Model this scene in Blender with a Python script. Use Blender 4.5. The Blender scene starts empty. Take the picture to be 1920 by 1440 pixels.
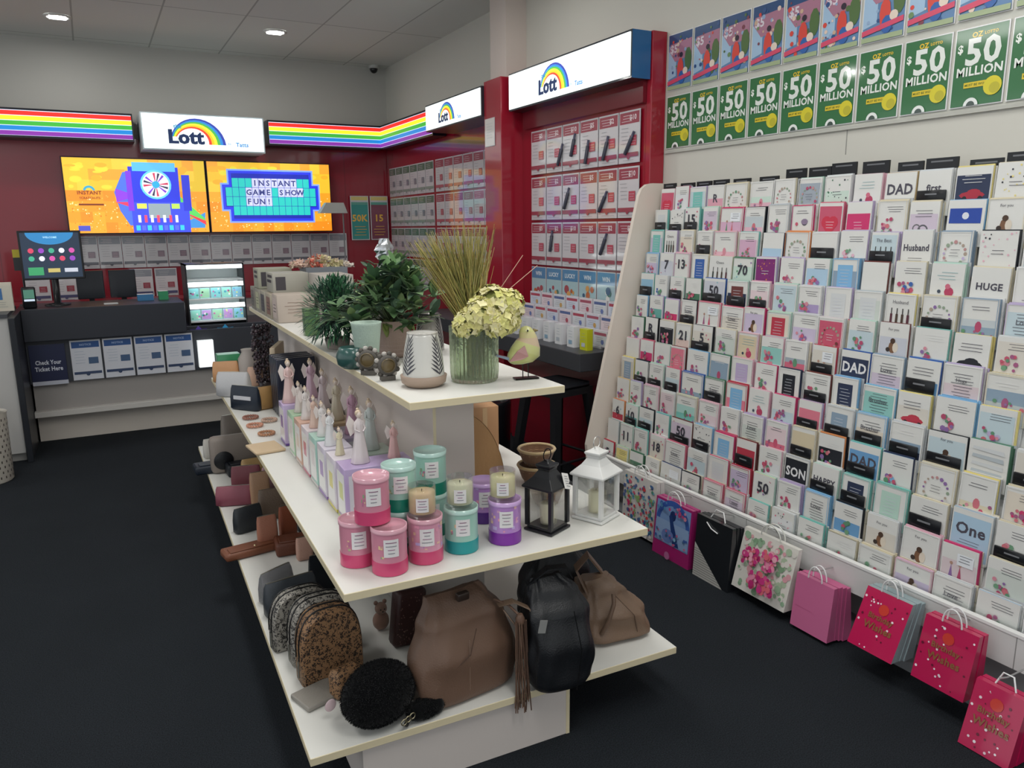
import bpy, math, random
from mathutils import Vector, Matrix
random.seed(7)
rnd=random.random
def rr(a,b): return a+(b-a)*rnd()
SC=bpy.context.scene; COL=SC.collection
# ------------------------------------------------------------------ camera, world, lights, exposure
F=1442.0
def _basis():
    a=Vector((165-960,432-720,F)).normalized()
    b=Vector((3640-960,400-720,F)); b=(b-a*a.dot(b)).normalized()
    c=a.cross(b)
    return b,a,-c                     # world X, Y, Z seen in camera space (x right, y down, z forward)
AX=_basis()
CP=Vector((0,0,1.6))
cam=bpy.data.cameras.new('camera'); cam.sensor_width=36; cam.lens=F/1920*36; cam.clip_start=.05
camo=bpy.data.objects.new('camera',cam); COL.objects.link(camo); SC.camera=camo
rt=Vector((AX[0][0],AX[1][0],AX[2][0])); dn=Vector((AX[0][1],AX[1][1],AX[2][1])); fw=Vector((AX[0][2],AX[1][2],AX[2][2]))
m=Matrix((rt,-dn,-fw)).transposed().to_4x4(); m.translation=CP; camo.matrix_world=m
def ray(u,v):
    d=Vector((u-960,v-720,F)); return Vector([d.dot(a) for a in AX])
def at(axis,val,u,v):                 # the place where a line of sight meets a plane of the room
    d=ray(u,v); return CP+d*((val-CP[axis])/d[axis])
def atx(u,v,x): return at(0,x,u,v)
def aty(u,v,y): return at(1,y,u,v)
def atz(u,v,z): return at(2,z,u,v)
vs=SC.view_settings
SC.display_settings.display_device='sRGB'
vs.view_transform='Standard'; vs.look='None'; vs.exposure=0.0; vs.gamma=1.0; vs.use_curve_mapping=False
W=bpy.data.worlds.new('world'); SC.world=W; W.use_nodes=True
W.node_tree.nodes['Background'].inputs[0].default_value=(.93,.97,1,1)
W.node_tree.nodes['Background'].inputs[1].default_value=1.0
def area(x,y,sx,sy,p,z=3.24,col=(1,.98,.94)):
    l=bpy.data.lights.new('ceiling_lamp','AREA'); l.shape='RECTANGLE'; l.size=sx; l.size_y=sy; l.energy=p; l.color=col
    o=bpy.data.objects.new('ceiling_lamp',l); COL.objects.link(o); o.location=(x,y,z); return o
ADDED_PANELS=[(.9,.4,17),(.9,2.9,21),(-1.2,1.6,12),(-1.2,4.2,9),(2.1,1.5,8)]  # added lamps out of view, put in to light the near shop
DOWN=[(-.04,7.54,6),(1.61,7.28,6),(-1.7,6.2,6),(2.1,4.6,7)]  # first pair is visible, the other pair is added off frame for light
for x,y,p in ADDED_PANELS: area(x,y,.56,1.16,p)
for x,y,p in DOWN: area(x,y,.13,.13,p,3.25)
# ------------------------------------------------------------------ helpers
def lin(h):
    if isinstance(h,tuple): return h
    h=h.lstrip('#'); o=[]
    for i in (0,2,4):
        c=int(h[i:i+2],16)/255; o.append(c/12.92 if c<=.04045 else ((c+.055)/1.055)**2.4)
    return tuple(o)
_lc={}
def L(h):
    if h not in _lc: _lc[h]=lin(h)
    return _lc[h]
class MB:
    def __init__(s): s.v=[];s.f=[];s.c=[];s.s=[];s.M=None
    def add(s,vs_,fs,c,sm=False):
        n=len(s.v)
        if s.M is not None: vs_=[s.M@Vector(p) for p in vs_]
        s.v.extend([tuple(p) for p in vs_])
        multi=isinstance(c,list)
        for i,f in enumerate(fs):
            s.f.append([n+k for k in f]); s.c.append(L(c[i] if multi else c)); s.s.append(sm)
        return s
    def poly(s,pts,c): return s.add(pts,[list(range(len(pts)))],c)
    def box(s,x0,x1,y0,y1,z0,z1,c,top=None,side=None):
        v=[(x0,y0,z0),(x1,y0,z0),(x1,y1,z0),(x0,y1,z0),(x0,y0,z1),(x1,y0,z1),(x1,y1,z1),(x0,y1,z1)]
        f=[(0,3,2,1),(4,5,6,7),(0,1,5,4),(1,2,6,5),(2,3,7,6),(3,0,4,7)]
        sd=side or c
        return s.add(v,f,[c,top or c,sd,sd,sd,sd])
    def loft(s,rings,c,cap=True,sm=True,closed=True):
        n=len(rings[0]); v=[p for r in rings for p in r]; f=[]; cc=[]
        for i in range(len(rings)-1):
            for j in range(n if closed else n-1):
                k=(j+1)%n; f.append((i*n+j,i*n+k,(i+1)*n+k,(i+1)*n+j)); cc.append(c[i] if isinstance(c,list) else c)
        s.add(v,f,cc,sm)
        if cap:
            s.add(rings[0],[list(range(n))[::-1]],c[0] if isinstance(c,list) else c)
            s.add(rings[-1],[list(range(n))],c[-1] if isinstance(c,list) else c)
        return s
    def rbox(s,x0,x1,y0,y1,z0,z1,b,c,n=3):
        def ring(i,z):
            o=[]; r=b
            for cx,cy,a in ((x1-r,y1-r,0),(x0+r,y1-r,90),(x0+r,y0+r,180),(x1-r,y0+r,270)):
                for k in range(n+1):
                    t=math.radians(a+90*k/n); o.append((cx+(r-i)*math.cos(t),cy+(r-i)*math.sin(t),z))
            return o
        q=b*.9
        return s.loft([ring(q,z0),ring(q*.3,z0+q*.3),ring(0,z0+q),ring(0,z1-q),ring(q*.3,z1-q*.3),ring(q,z1)],c)
    def lathe(s,prof,c,cx=0,cy=0,n=24,cap=True,sm=True):
        R=[[(cx+r*math.cos(2*math.pi*k/n),cy+r*math.sin(2*math.pi*k/n),z) for k in range(n)] for r,z in prof]
        return s.loft(R,c,cap,sm)
    def ball(s,p,r,c,n=12,m=8):
        r=(r,r,r) if not isinstance(r,tuple) else r
        R=[]
        for i in range(m+1):
            t=math.pi*i/m; q=max(math.sin(t),.02)
            R.append([(p[0]+r[0]*q*math.cos(2*math.pi*k/n),p[1]+r[1]*q*math.sin(2*math.pi*k/n),p[2]-r[2]*math.cos(t)) for k in range(n)])
        return s.loft(R,c)
    def tube(s,path,r,c,n=8,sm=True):
        P=[Vector(p) for p in path]; R=[]; up=Vector((0,0,1))
        for i,p in enumerate(P):
            d=(P[min(i+1,len(P)-1)]-P[max(i-1,0)]).normalized()
            if abs(d.dot(up))>.95: up=Vector((1,0,0))
            a=d.cross(up).normalized(); b=a.cross(d).normalized(); up=b
            q=r[i] if isinstance(r,(list,tuple)) else r
            R.append([p+(a*math.cos(2*math.pi*k/n)+b*math.sin(2*math.pi*k/n))*q for k in range(n)])
        return s.loft(R,c,True,sm)
    def strip(s,path,w,side,c,th=.002):
        S=Vector(side)*w/2; P=[Vector(p) for p in path]
        R=[]
        for i,p in enumerate(P):
            d=(P[min(i+1,len(P)-1)]-P[max(i-1,0)]).normalized(); nn=d.cross(Vector(side)).normalized()*th/2
            R.append([p-S-nn,p+S-nn,p+S+nn,p-S+nn])
        return s.loft(R,c,True,False)
    def patch(s,r,a0,a1,z0,z1,c,cx=0,cy=0,n=6,r1=None):
        r1=r if r1 is None else r1; v=[];f=[]
        for k in range(n+1):
            t=a0+(a1-a0)*k/n
            v+= [(cx+r*math.cos(t),cy+r*math.sin(t),z0),(cx+r1*math.cos(t),cy+r1*math.sin(t),z1)]
        for k in range(n): f.append((2*k,2*k+2,2*k+3,2*k+1))
        return s.add(v,f,c)
    def build(s,name,mat,parent=None,loc=None,rot=None):
        me=bpy.data.meshes.new(name); me.from_pydata(s.v,[],s.f)
        at_=me.color_attributes.new('Col','FLOAT_COLOR','CORNER')
        buf=[]
        for f,c in zip(s.f,s.c):
            for _ in f: buf+= [c[0],c[1],c[2],1]
        at_.data.foreach_set('color',buf)
        me.polygons.foreach_set('use_smooth',s.s)
        me.materials.append(mat); me.validate(); me.update()
        o=bpy.data.objects.new(name,me); COL.objects.link(o)
        if parent: o.parent=parent
        if loc is not None: o.location=loc
        if rot is not None: o.rotation_euler=rot
        return o
    def art(s,O,U,V): return Art(s,Vector(O),Vector(U),Vector(V))
_fc={}
def glyphs(t,bold):
    k=(t,bold)
    if k not in _fc:
        cu=bpy.data.curves.new('lettering','FONT'); cu.body=t; cu.resolution_u=2; cu.size=1
        cu.offset=.03 if bold else 0; cu.space_character=1.06 if bold else 1
        o=bpy.data.objects.new('lettering',cu); COL.objects.link(o)
        bpy.context.view_layer.update()
        me=bpy.data.meshes.new_from_object(o.evaluated_get(bpy.context.evaluated_depsgraph_get()))
        vs_=[(v.co.x,v.co.y) for v in me.vertices]; fs=[tuple(p.vertices) for p in me.polygons]
        bpy.data.objects.remove(o); bpy.data.curves.remove(cu); bpy.data.meshes.remove(me)
        if vs_:
            x0=min(v[0] for v in vs_);x1=max(v[0] for v in vs_);y0=min(v[1] for v in vs_);y1=max(v[1] for v in vs_)
        else: x0=y0=0;x1=y1=1
        _fc[k]=([((x-x0),(y-y0)) for x,y in vs_],fs,x1-x0,y1-y0)
    return _fc[k]
class Art:                            # flat printing on a surface: O lower-left corner, U right, V up, metres
    def __init__(s,mb,O,U,V): s.m=mb;s.O=O;s.U=U;s.V=V;s.N=U.cross(V).normalized();s.k=.0006;s.d=.00035
    def p(s,x,y): return s.O+s.U*x+s.V*y+s.N*s.k
    def R(s,x0,y0,x1,y1,c): s.P([(x0,y0),(x1,y0),(x1,y1),(x0,y1)],c)
    def P(s,pts,c): s.k+=s.d; s.m.poly([s.p(x,y) for x,y in pts],c)
    def D(s,cx,cy,r,c,ry=None,n=10,a0=0,a1=360):
        ry=ry or r; full=a1-a0>=360
        s.P([(cx+r*math.cos(math.radians(a0+(a1-a0)*k/n)),cy+ry*math.sin(math.radians(a0+(a1-a0)*k/n))) for k in range(n if full else n+1)],c)
    def arc(s,cx,cy,r0,r1,a0,a1,c,n=12,ry=1):
        s.k+=s.d
        for k in range(n):
            t0=math.radians(a0+(a1-a0)*k/n);t1=math.radians(a0+(a1-a0)*(k+1)/n)
            s.m.poly([s.p(cx+r*math.cos(t),cy+ry*r*math.sin(t)) for r,t in ((r0,t0),(r1,t0),(r1,t1),(r0,t1))],c)
    def T(s,t,cx,cy,h,c,bold=True,maxw=None,sh=0):
        v,f,w,hh=glyphs(t,bold); k=h/hh; kx=k
        if maxw and w*k>maxw: kx=maxw/w
        s.k+=s.d
        s.m.add([s.p(cx+(x-w/2)*kx+sh*y*k,cy+(y-hh/2)*k) for x,y in v],f,c)
    def lines(s,x0,x1,y,n,dy,c,t=.0018):
        for i in range(n):
            a=rr(0,.2)*(x1-x0); s.R(x0+a,y-i*dy,x1-rr(0,.2)*(x1-x0),y-i*dy+t,c)
M={}
def mk(name,rough=.5,metal=0,coat=0,emis=0,trans=0,bump=0,bscale=60,sheen=0,color=None,alpha=1,spec=.5,ior=1.45):
    m=bpy.data.materials.new(name); m.use_nodes=True; nt=m.node_tree; b=nt.nodes['Principled BSDF']
    if color: b.inputs['Base Color'].default_value=(*lin(color),1)
    else:
        a=nt.nodes.new('ShaderNodeAttribute'); a.attribute_name='Col'
        nt.links.new(a.outputs['Color'],b.inputs['Base Color'])
        if emis: nt.links.new(a.outputs['Color'],b.inputs['Emission Color'])
    b.inputs['Roughness'].default_value=rough; b.inputs['Metallic'].default_value=metal
    b.inputs['Coat Weight'].default_value=coat; b.inputs['Coat Roughness'].default_value=.06
    b.inputs['Transmission Weight'].default_value=trans; b.inputs['Alpha'].default_value=alpha
    b.inputs['Specular IOR Level'].default_value=spec; b.inputs['IOR'].default_value=ior
    b.inputs['Emission Strength'].default_value=emis; b.inputs['Sheen Weight'].default_value=sheen
    if bump:
        t=nt.nodes.new('ShaderNodeTexNoise'); t.inputs['Scale'].default_value=bscale; t.inputs['Detail'].default_value=4
        tc=nt.nodes.new('ShaderNodeTexCoord'); nt.links.new(tc.outputs['Object'],t.inputs['Vector'])
        u=nt.nodes.new('ShaderNodeBump'); u.inputs['Strength'].default_value=bump; u.inputs['Distance'].default_value=.004
        nt.links.new(t.outputs['Fac'],u.inputs['Height']); nt.links.new(u.outputs['Normal'],b.inputs['Normal'])
    M[name]=m; return m
mk('paint',.55); mk('paper',.6); mk('glossy_print',.35,coat=.9); mk('satin',.3,coat=.2); mk('laminate',.38,spec=.4)
mk('lit',.4,emis=1.0); mk('screen',.25,emis=.95,coat=.5); mk('metal',.3,metal=1); mk('plastic',.28); mk('leather',.42,bump=.35,bscale=220)
mk('cloth',.9,bump=.3,bscale=300,sheen=.3); mk('leaf',.55,sheen=.1); mk('wax',.5); mk('glitter',.25,metal=.7,bump=1,bscale=900)
mk('stone',.7,bump=.5,bscale=150); mk('red_gloss',.22,coat=.5,spec=.5); mk('ceramic',.3,coat=.4); mk('wood',.55,bump=.3,bscale=60)
mk('clear',.03,trans=1,alpha=.25,color='#f4fbfa',ior=1.2); mk('green_glass',.1,trans=.92,color='#dbe8cf',ior=1.3,bump=.6,bscale=90)
mk('jar_glass',.04,trans=1,alpha=.35,color='#f6faf6',ior=1.25); mk('fur',.95,sheen=.15,spec=.1)
def leopard(name,base,spot,rim,scale):
    m=mk(name,.55,color=base); nt=m.node_tree; b=nt.nodes['Principled BSDF']
    tc=nt.nodes.new('ShaderNodeTexCoord'); v=nt.nodes.new('ShaderNodeTexVoronoi'); v.inputs['Scale'].default_value=scale
    nz=nt.nodes.new('ShaderNodeTexNoise'); nz.inputs['Scale'].default_value=scale*1.5
    mx=nt.nodes.new('ShaderNodeMixRGB'); mx.inputs[0].default_value=.03
    nt.links.new(tc.outputs['Object'],nz.inputs['Vector']); nt.links.new(tc.outputs['Object'],mx.inputs[1]); nt.links.new(nz.outputs['Color'],mx.inputs[2])
    nt.links.new(mx.outputs[0],v.inputs['Vector'])
    r=nt.nodes.new('ShaderNodeValToRGB'); e=r.color_ramp.elements
    e[0].position=0; e[0].color=(*lin(rim),1); e[1].position=.16; e[1].color=(*lin(spot),1)
    n=r.color_ramp.elements.new(.43); n.color=(*lin(spot),1); n=r.color_ramp.elements.new(.47); n.color=(*lin(base),1)
    nt.links.new(v.outputs['Distance'],r.inputs['Fac']); nt.links.new(r.outputs['Color'],b.inputs['Base Color'])
leopard('leopard_brown','#94704f','#1c1412','#7a4c2c',95); leopard('leopard_grey','#9a958c','#1d1b1c','#565150',100)
def carpet():
    m=mk('carpet',.95,color='#1d2024',spec=.15); nt=m.node_tree; b=nt.nodes['Principled BSDF']
    tc=nt.nodes.new('ShaderNodeTexCoord'); t=nt.nodes.new('ShaderNodeTexNoise'); t.inputs['Scale'].default_value=260; t.inputs['Detail'].default_value=6
    t2=nt.nodes.new('ShaderNodeTexNoise'); t2.inputs['Scale'].default_value=2.5
    r=nt.nodes.new('ShaderNodeValToRGB'); r.color_ramp.elements[0].position=.3; r.color_ramp.elements[1].position=.75
    r.color_ramp.elements[0].color=(*lin('#14171a'),1); r.color_ramp.elements[1].color=(*lin('#33383e'),1)
    mx=nt.nodes.new('ShaderNodeMixRGB'); mx.blend_type='MULTIPLY'; mx.inputs[0].default_value=.25
    nt.links.new(tc.outputs['Object'],t.inputs['Vector']); nt.links.new(tc.outputs['Object'],t2.inputs['Vector'])
    nt.links.new(t.outputs['Fac'],r.inputs['Fac']); nt.links.new(r.outputs['Color'],mx.inputs[1]); nt.links.new(t2.outputs['Fac'],mx.inputs[2])
    nt.links.new(mx.outputs[0],b.inputs['Base Color'])
    u=nt.nodes.new('ShaderNodeBump'); u.inputs['Strength'].default_value=.8; u.inputs['Distance'].default_value=.004
    nt.links.new(t.outputs['Fac'],u.inputs['Height']); nt.links.new(u.outputs['Normal'],b.inputs['Normal'])
carpet()
def ceilmat():
    m=mk('ceiling_tile',.9,color='#8d8f8a'); nt=m.node_tree; b=nt.nodes['Principled BSDF']
    tc=nt.nodes.new('ShaderNodeTexCoord'); t=nt.nodes.new('ShaderNodeTexBrick'); t.offset=0; t.squash=1
    t.inputs['Scale'].default_value=1; t.inputs['Brick Width'].default_value=.62; t.inputs['Row Height'].default_value=1.4
    t.inputs['Mortar Size'].default_value=.008; t.inputs['Mortar Smooth'].default_value=.3
    t.inputs['Color1'].default_value=(*lin('#e2e4de'),1); t.inputs['Color2'].default_value=(*lin('#dcdeda'),1); t.inputs['Mortar'].default_value=(*lin('#b4b6b1'),1)
    mp=nt.nodes.new('ShaderNodeMapping'); mp.inputs['Location'].default_value=(-.06,-6.86,0)
    nt.links.new(tc.outputs['Object'],mp.inputs['Vector']); nt.links.new(mp.outputs[0],t.inputs['Vector']); nt.links.new(t.outputs['Color'],b.inputs['Base Color'])
ceilmat()
def tag(o,label,cat,group=None,kind=None):
    o['label']=label; o['category']=cat
    if group: o['group']=group
    if kind: o['kind']=kind
    return o
def empty(name,loc,rz=0,label=None,cat=None,group=None):
    o=bpy.data.objects.new(name,None); COL.objects.link(o); o.location=loc; o.rotation_euler=(0,0,rz); o.empty_display_size=.05
    if label: tag(o,label,cat,group)
    return o
def struct(mb,name,mat):
    o=mb.build(name,mat); o['kind']='structure'; return o
def bevel(o,w=.004,n=2):
    b=o.modifiers.new('bevel','BEVEL'); b.width=w; b.segments=n; b.limit_method='ANGLE'; return o
RZ_R=-math.pi/2        # things mounted on the right wall face the shop
ORD=['first','second','third','fourth','fifth','sixth','seventh','eighth','ninth','tenth','eleventh','twelfth','thirteenth','fourteenth','fifteenth','sixteenth','seventeenth','eighteenth','nineteenth','twentieth']
# ------------------------------------------------------------------ the room
XW,YB,ZC=3.0,8.4,3.28
WALL='#c6c4bb'
b=MB(); b.box(-5,XW+.2,-3,YB+.2,-.1,0,'#202327'); struct(b,'floor',M['carpet'])
b=MB(); b.box(-5,XW+.2,-3,YB+.2,ZC,ZC+.1,'#a0a09a'); struct(b,'ceiling',M['ceiling_tile'])
b=MB(); b.box(-5,XW+.2,YB,YB+.2,0,ZC,'#b9b8b2'); struct(b,'wall_back',M['paint'])
b=MB(); b.box(XW,XW+.2,-3,YB,0,ZC,WALL)
for y in (2.42,.98): b.box(XW-.0015,XW,y,y+.004,1.9,2.02,'#8f8e88')
struct(b,'wall_right',M['paint'])
c0=atx(918,0,2.83); c1=atx(948,0,2.83)
b=MB(); b.box(2.83,XW,c1.y,c0.y,2.64,ZC,'#cfc3bb'); struct(b,'trim_1',M['paint'])      # boxed column above the red pilaster
b=MB(); b.box(XW-.012,XW,-.5,3.66,2.005,2.018,'#b9b8b0'); struct(b,'trim_2',M['paint'])
# red wall cladding
RED='#8e1226'; RED2='#9c1a2e'
b=MB(); b.box(-1.5,2.98,YB-.04,YB,.02,2.44,RED); 
for x in (-.72,2.48): b.box(x,x+.004,YB-.042,YB-.04,.9,2.44,'#6d0d1d')
tag(b.build('wall_cladding',M['red_gloss']),'glossy dark red wall panelling behind the service counter and screens','panelling')
b=MB(); b.box(2.96,2.998,5.42,YB-.05,.02,2.44,RED)
tag(b.build('wall_cladding',M['red_gloss']),'glossy red side wall panelling holding the green and red notice sheets','panelling')
b=MB(); p0=atx(909,300,2.72); p1=atx(940,300,2.72); b.box(2.72,2.998,p1.y,p0.y,0,2.66,RED2)
bevel(tag(b.build('pilaster',M['red_gloss']),'tall red pilaster between the two lit white side signs','pilaster'))
# ticket bay: red backing with end panel
bay=empty('ticket_bay',(2.9,4.4,0),0,'tall red framed display bay beside the greeting card rack','display bay')
b=MB(); b.box(0,.095,-.68,p1.y-4.402,.02,2.66,RED); b.build('backing_panel',M['red_gloss'],bay)
b=MB(); b.box(-.004,.098,-.725,-.68,.02,2.67,RED2); bevel(b.build('end_panel',M['red_gloss'],bay))
b=MB(); b.box(-.03,0,-.68,.72,2.29,2.41,'#6f1020'); b.build('head_rail',M['red_gloss'],bay)
# ------------------------------------------------------------------ lit signs
RB=['#dd2a22','#f7e02a','#38a038','#1b78c0','#7a2f95']
def rainbow_sign(name,label,x0,x1,y,z0,z1,facing,dd=.25):
    o=empty(name,(0,0,0),0,label,'lit sign','rainbow striped light boxes')
    b=MB()
    L0=x1-x0
    b.box(0,L0,0,dd,0,z1-z0,'#141522'); c=b.build('casing',M['plastic'],o)
    f=MB(); f.box(.012,L0-.012,-.004,0,.018,z1-z0-.018,'#ccd4e8')
    A=f.art((.012,-.004,.018),(1,0,0),(0,0,1)); h=(z1-z0-.036); w=L0-.024
    for i,cc in enumerate(RB):
        t=h-(i+1)*h/5.05; A.R(0,t+h*.0,w,t+h*.172,cc); 
    f.build('lit_face',M['lit'],o)
    o.location=(x0,y,z0) if facing=='y' else (x0,0,z0)
    return o
def place(o,x,y,z,rz=0): o.location=(x,y,z); o.rotation_euler=(0,0,rz); return o
rs=rainbow_sign('rainbow_sign','long rainbow striped light box at the far left of the counter wall',-1.6,.46,8.1,2.39,2.635,'y')
rs=rainbow_sign('rainbow_sign','rainbow striped light box right of the central white logo sign',1.66,2.83,8.12,2.41,2.65,'y')
rs=rainbow_sign('rainbow_sign','rainbow striped light box on the side wall meeting the corner',0,1.42,0,2.41,2.65,'y',.13); place(rs,2.82,8.12,2.41,RZ_R)
def logo(A,w,h,s=1.0,cx=None):
    cx=w*.39 if cx is None else cx
    r=h*.42; cy=h*.16
    cols=['#d8402c','#f0b428','#f5e23a','#4aa848','#2f7fc4','#33409a']
    # arch: thin on the left, wide on the right
    for i,c in enumerate(cols):
        t0=i/6; t1=(i+1)/6
        A.k+=A.d; N=16
        for k in range(N):
            a0=math.radians(170-170*k/N); a1=math.radians(170-170*(k+1)/N)
            def pt(t,a):
                ff=1-a/math.radians(170); wd=h*(.12+.36*ff); ri=r*1.3+wd*t-wd*.3
                return (cx+h*.05+ri*math.cos(a)*1.05, cy+ri*math.sin(a)*1.0)
            A.m.poly([A.p(*q) for q in (pt(t0,a0),pt(t1,a0),pt(t1,a1),pt(t0,a1))],c)
    A.R(cx-h*.8,cy-.01*h,cx+h*.34,cy+h*.2,'#eef8f5')
    [A.T('Lott',cx-h*.16+dx,cy+h*.2,h*.42,'#14264a',True,h*1.1) for dx in (-.004,0,.004)]
    A.T('the',cx-h*.4,cy+h*.5,h*.12,'#2f7fa4',True)
    A.T('by',cx+h*1.08,cy+h*.04,h*.09,'#7d93b8',True); A.T('Tatts',cx+h*1.45,cy+h*.03,h*.13,'#3f7ab5',True)
def logo_sign(label,w,h,loc,rz,d,case,endcol=None,cx=None):
    o=empty('logo_sign',loc,rz,label,'lit sign','white logo light boxes')
    b=MB(); b.box(0,w,0,d,0,h,case); 
    if endcol: b.add([(w+.001,0,0),(w+.001,d,0),(w+.001,d,h),(w+.001,0,h)],[(0,1,2,3)],endcol)
    b.build('casing',M['satin'],o)
    f=MB(); f.box(.012,w-.012,-.006,0,.012,h-.012,'#eef8f5')
    logo(f.art((.012,-.006,.012),(1,0,0),(0,0,1)),w-.024,h-.024,cx=cx); f.build('lit_face',M['lit'],o); return o
logo_sign('wide white lit logo sign centred above the two screens',1.07,.325,(.51,7.9,2.31),0,.455,'#b9c6cc',cx=.41)
logo_sign('white lit logo sign on the side wall left of the pilaster',1.1,.22,(2.7,6.56,2.415),RZ_R,.26,'#22242e')
logo_sign('largest white lit logo sign, with a blue end, above the red display bay',1.45,.255,(2.76,5.135,2.41),RZ_R,.13,'#23262e','#1f5f94',cx=.58)
# ------------------------------------------------------------------ screens
def screen(label,w,h,loc,fn):
    o=empty('wall_screen',loc,0,label,'screen','screens above the service counter')
    b=MB(); b.box(0,w,0,.05,0,h,'#101114'); bevel(b.build('casing',M['plastic'],o),.003)
    f=MB(); f.box(.01,w-.01,-.002,0,.01,h-.01,'#e79a2c'); A=f.art((.01,-.002,.01),(1,0,0),(0,0,1)); fn(A,w-.02,h-.02); f.build('display',M['screen'],o)
def gold(A,w,h):
    cs=['#f0b02e','#e88a22','#f6c94a','#e07a1c','#f2a830','#d9c83a']
    for i in range(12):
        for j in range(7):
            A.R(w*i/12,h*j/7,w*(i+1)/12,h*(j+1)/7,random.choice(['#ee9a26','#f0a52c','#ea8c20']) if j<4 else random.choice(['#e8b830','#f0c23c','#dcb82e','#f0a030']))
            A.k-=A.d
    A.k+=A.d*2
    for i in range(260):
        x=rr(.02,w-.03);y=rr(.01,h*.5);s=rr(.004,.012); A.R(x,y,x+s,y+s,random.choice(['#ffd98a','#ffe9a8','#f6b24a','#f07a18'])); A.k-=A.d
    A.k+=A.d*2
    for i in range(24):
        A.D(rr(.05,w-.05),rr(h*.6,h*.95),rr(.02,.06),random.choice(['#f2cf3a','#e9a92a','#d8d23c']),rr(.01,.03)); A.k-=A.d*.9
    A.k+=A.d*2
def scr1(A,w,h):
    gold(A,w,h)
    A.P([(w*.74,h*.06),(w*.98,h*.28),(w*.97,h*.06)],'#3f8fd6'); A.P([(w*.74,h*.3),(w*.99,h*.12),(w*.97,h*.2),(w*.8,h*.5)],'#58d060'); A.P([(w*.8,h*.3),(w*.98,h*.1),(w*.98,h*.16)],'#e8384a')
    A.P([(w*.36,h*.3),(w*.33,h*.55),(w*.4,h*.82),(w*.5,h*.86),(w*.5,h*.1),(w*.42,h*.1)],'#4a6fe0')
    A.P([(w*.34,h*.42),(w*.34,h*.6),(w*.5,h*.5)],'#8a3ae0'); A.P([(w*.33,h*.42),(w*.42,h*.36),(w*.42,h*.42)],'#e83a60')
    A.R(w*.44,h*.3,w*.8,h*.9,'#2434d8'); A.R(w*.47,h*.84,w*.78,h*.96,'#58b8f0'); A.R(w*.44,0,w*.86,h*.42,'#3a4ae6'); A.R(w*.82,h*.3,w*.88,h*.8,'#2c36cc')
    A.R(w*.42,h*.3,w*.46,h*.84,'#7a34d8')
    A.D(w*.63,h*.66,h*.2,'#6ad0f0',n=24); A.D(w*.63,h*.66,h*.175,'#ece6f4',n=24)
    for k in range(16):
        a=k*22.5; A.P([(w*.63,h*.66)]+[(w*.63+h*.16*math.cos(math.radians(a+q)),h*.66+h*.16*math.sin(math.radians(a+q))) for q in (0,11)],['#c83858','#f0f0ff','#7a3ac8','#28304a'][k%4])
    A.D(w*.63,h*.66,h*.05,'#28a8d8',n=12)
    A.R(w*.56,h*.2,w*.72,h*.4,'#8fa0a8'); A.R(w*.48,h*.33,w*.55,h*.4,'#d8e85a'); A.R(w*.73,h*.33,w*.79,h*.4,'#b8e85a')
    for i in range(7): A.R(w*(.48+.045*i),h*.14,w*(.5+.045*i),h*.24,['#f0f0f8','#e84868'][i%2])
    for i in range(9): A.R(w*(.46+.04*i),h*.03,w*(.49+.04*i),h*.1,['#38c8d8','#5868f0'][i%2])
    A.T('INSTANT',w*.16,h*.54,.035,'#7a3a12',True); A.T('SCRATCH-ITS',w*.16,h*.47,.02,'#7a3a12',True,.17); A.R(w*.08,h*.37,w*.25,h*.395,'#7a3a12')
    A.arc(w*.16,h*.56,.03,.05,10,170,'#38a0c0'); A.R(w*.06,h*.03,w*.14,h*.1,'#4a50c0')
def scr2(A,w,h):
    gold(A,w,h)
    def cross(e,c):
        x0,x1,y0,y1=w*.115-e,w*.885+e,h*.17-e,h*.86+e; s=w*.055
        ya,yb=h*.34-e,h*.66+e
        A.P([(x0+s,y0),(x1-s,y0),(x1-s,ya),(x1,ya),(x1,yb),(x1-s,yb),(x1-s,y1),(x0+s,y1),(x0+s,yb),(x0,yb),(x0,ya),(x0+s,ya)],c)
    cross(.028,'#7aa0f4'); cross(.012,'#2a3ae0'); cross(-.012,'#1c2aa8')
    rows=['   INSTANT  ','   GAME SHOW  ','   FUN!       ','            ']
    tw=w*.053; th=h*.135
    for j,r in enumerate(rows):
        n=12 if j in (0,3) else 14
        x0=w/2-n*tw/2; y=h*.235+th*(3-j)
        for i in range(n):
            ch=r[i] if i<len(r) else ' '
            A.R(x0+i*tw+.003,y+.003,x0+(i+1)*tw-.001,y+th-.001,'#ccd0ee' if ch!=' ' else '#2cc4bc'); A.k-=A.d
    A.k+=A.d*2
    for j,r in enumerate(rows):
        n=12 if j in (0,3) else 14
        x0=w/2-n*tw/2; y=h*.235+th*(3-j)
        for i,ch in enumerate(r[:n]):
            if ch!=' ': A.T(ch,x0+(i+.5)*tw,y+th/2,th*.62,'#39407a',True); A.k-=A.d
screen('left wall screen showing a blue game wheel machine on orange',1.215,.69,(-.155,8.2,1.565),scr1)
screen('right wall screen showing a turquoise letter board on orange',1.215,.69,(1.065,8.2,1.565),scr2)
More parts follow.
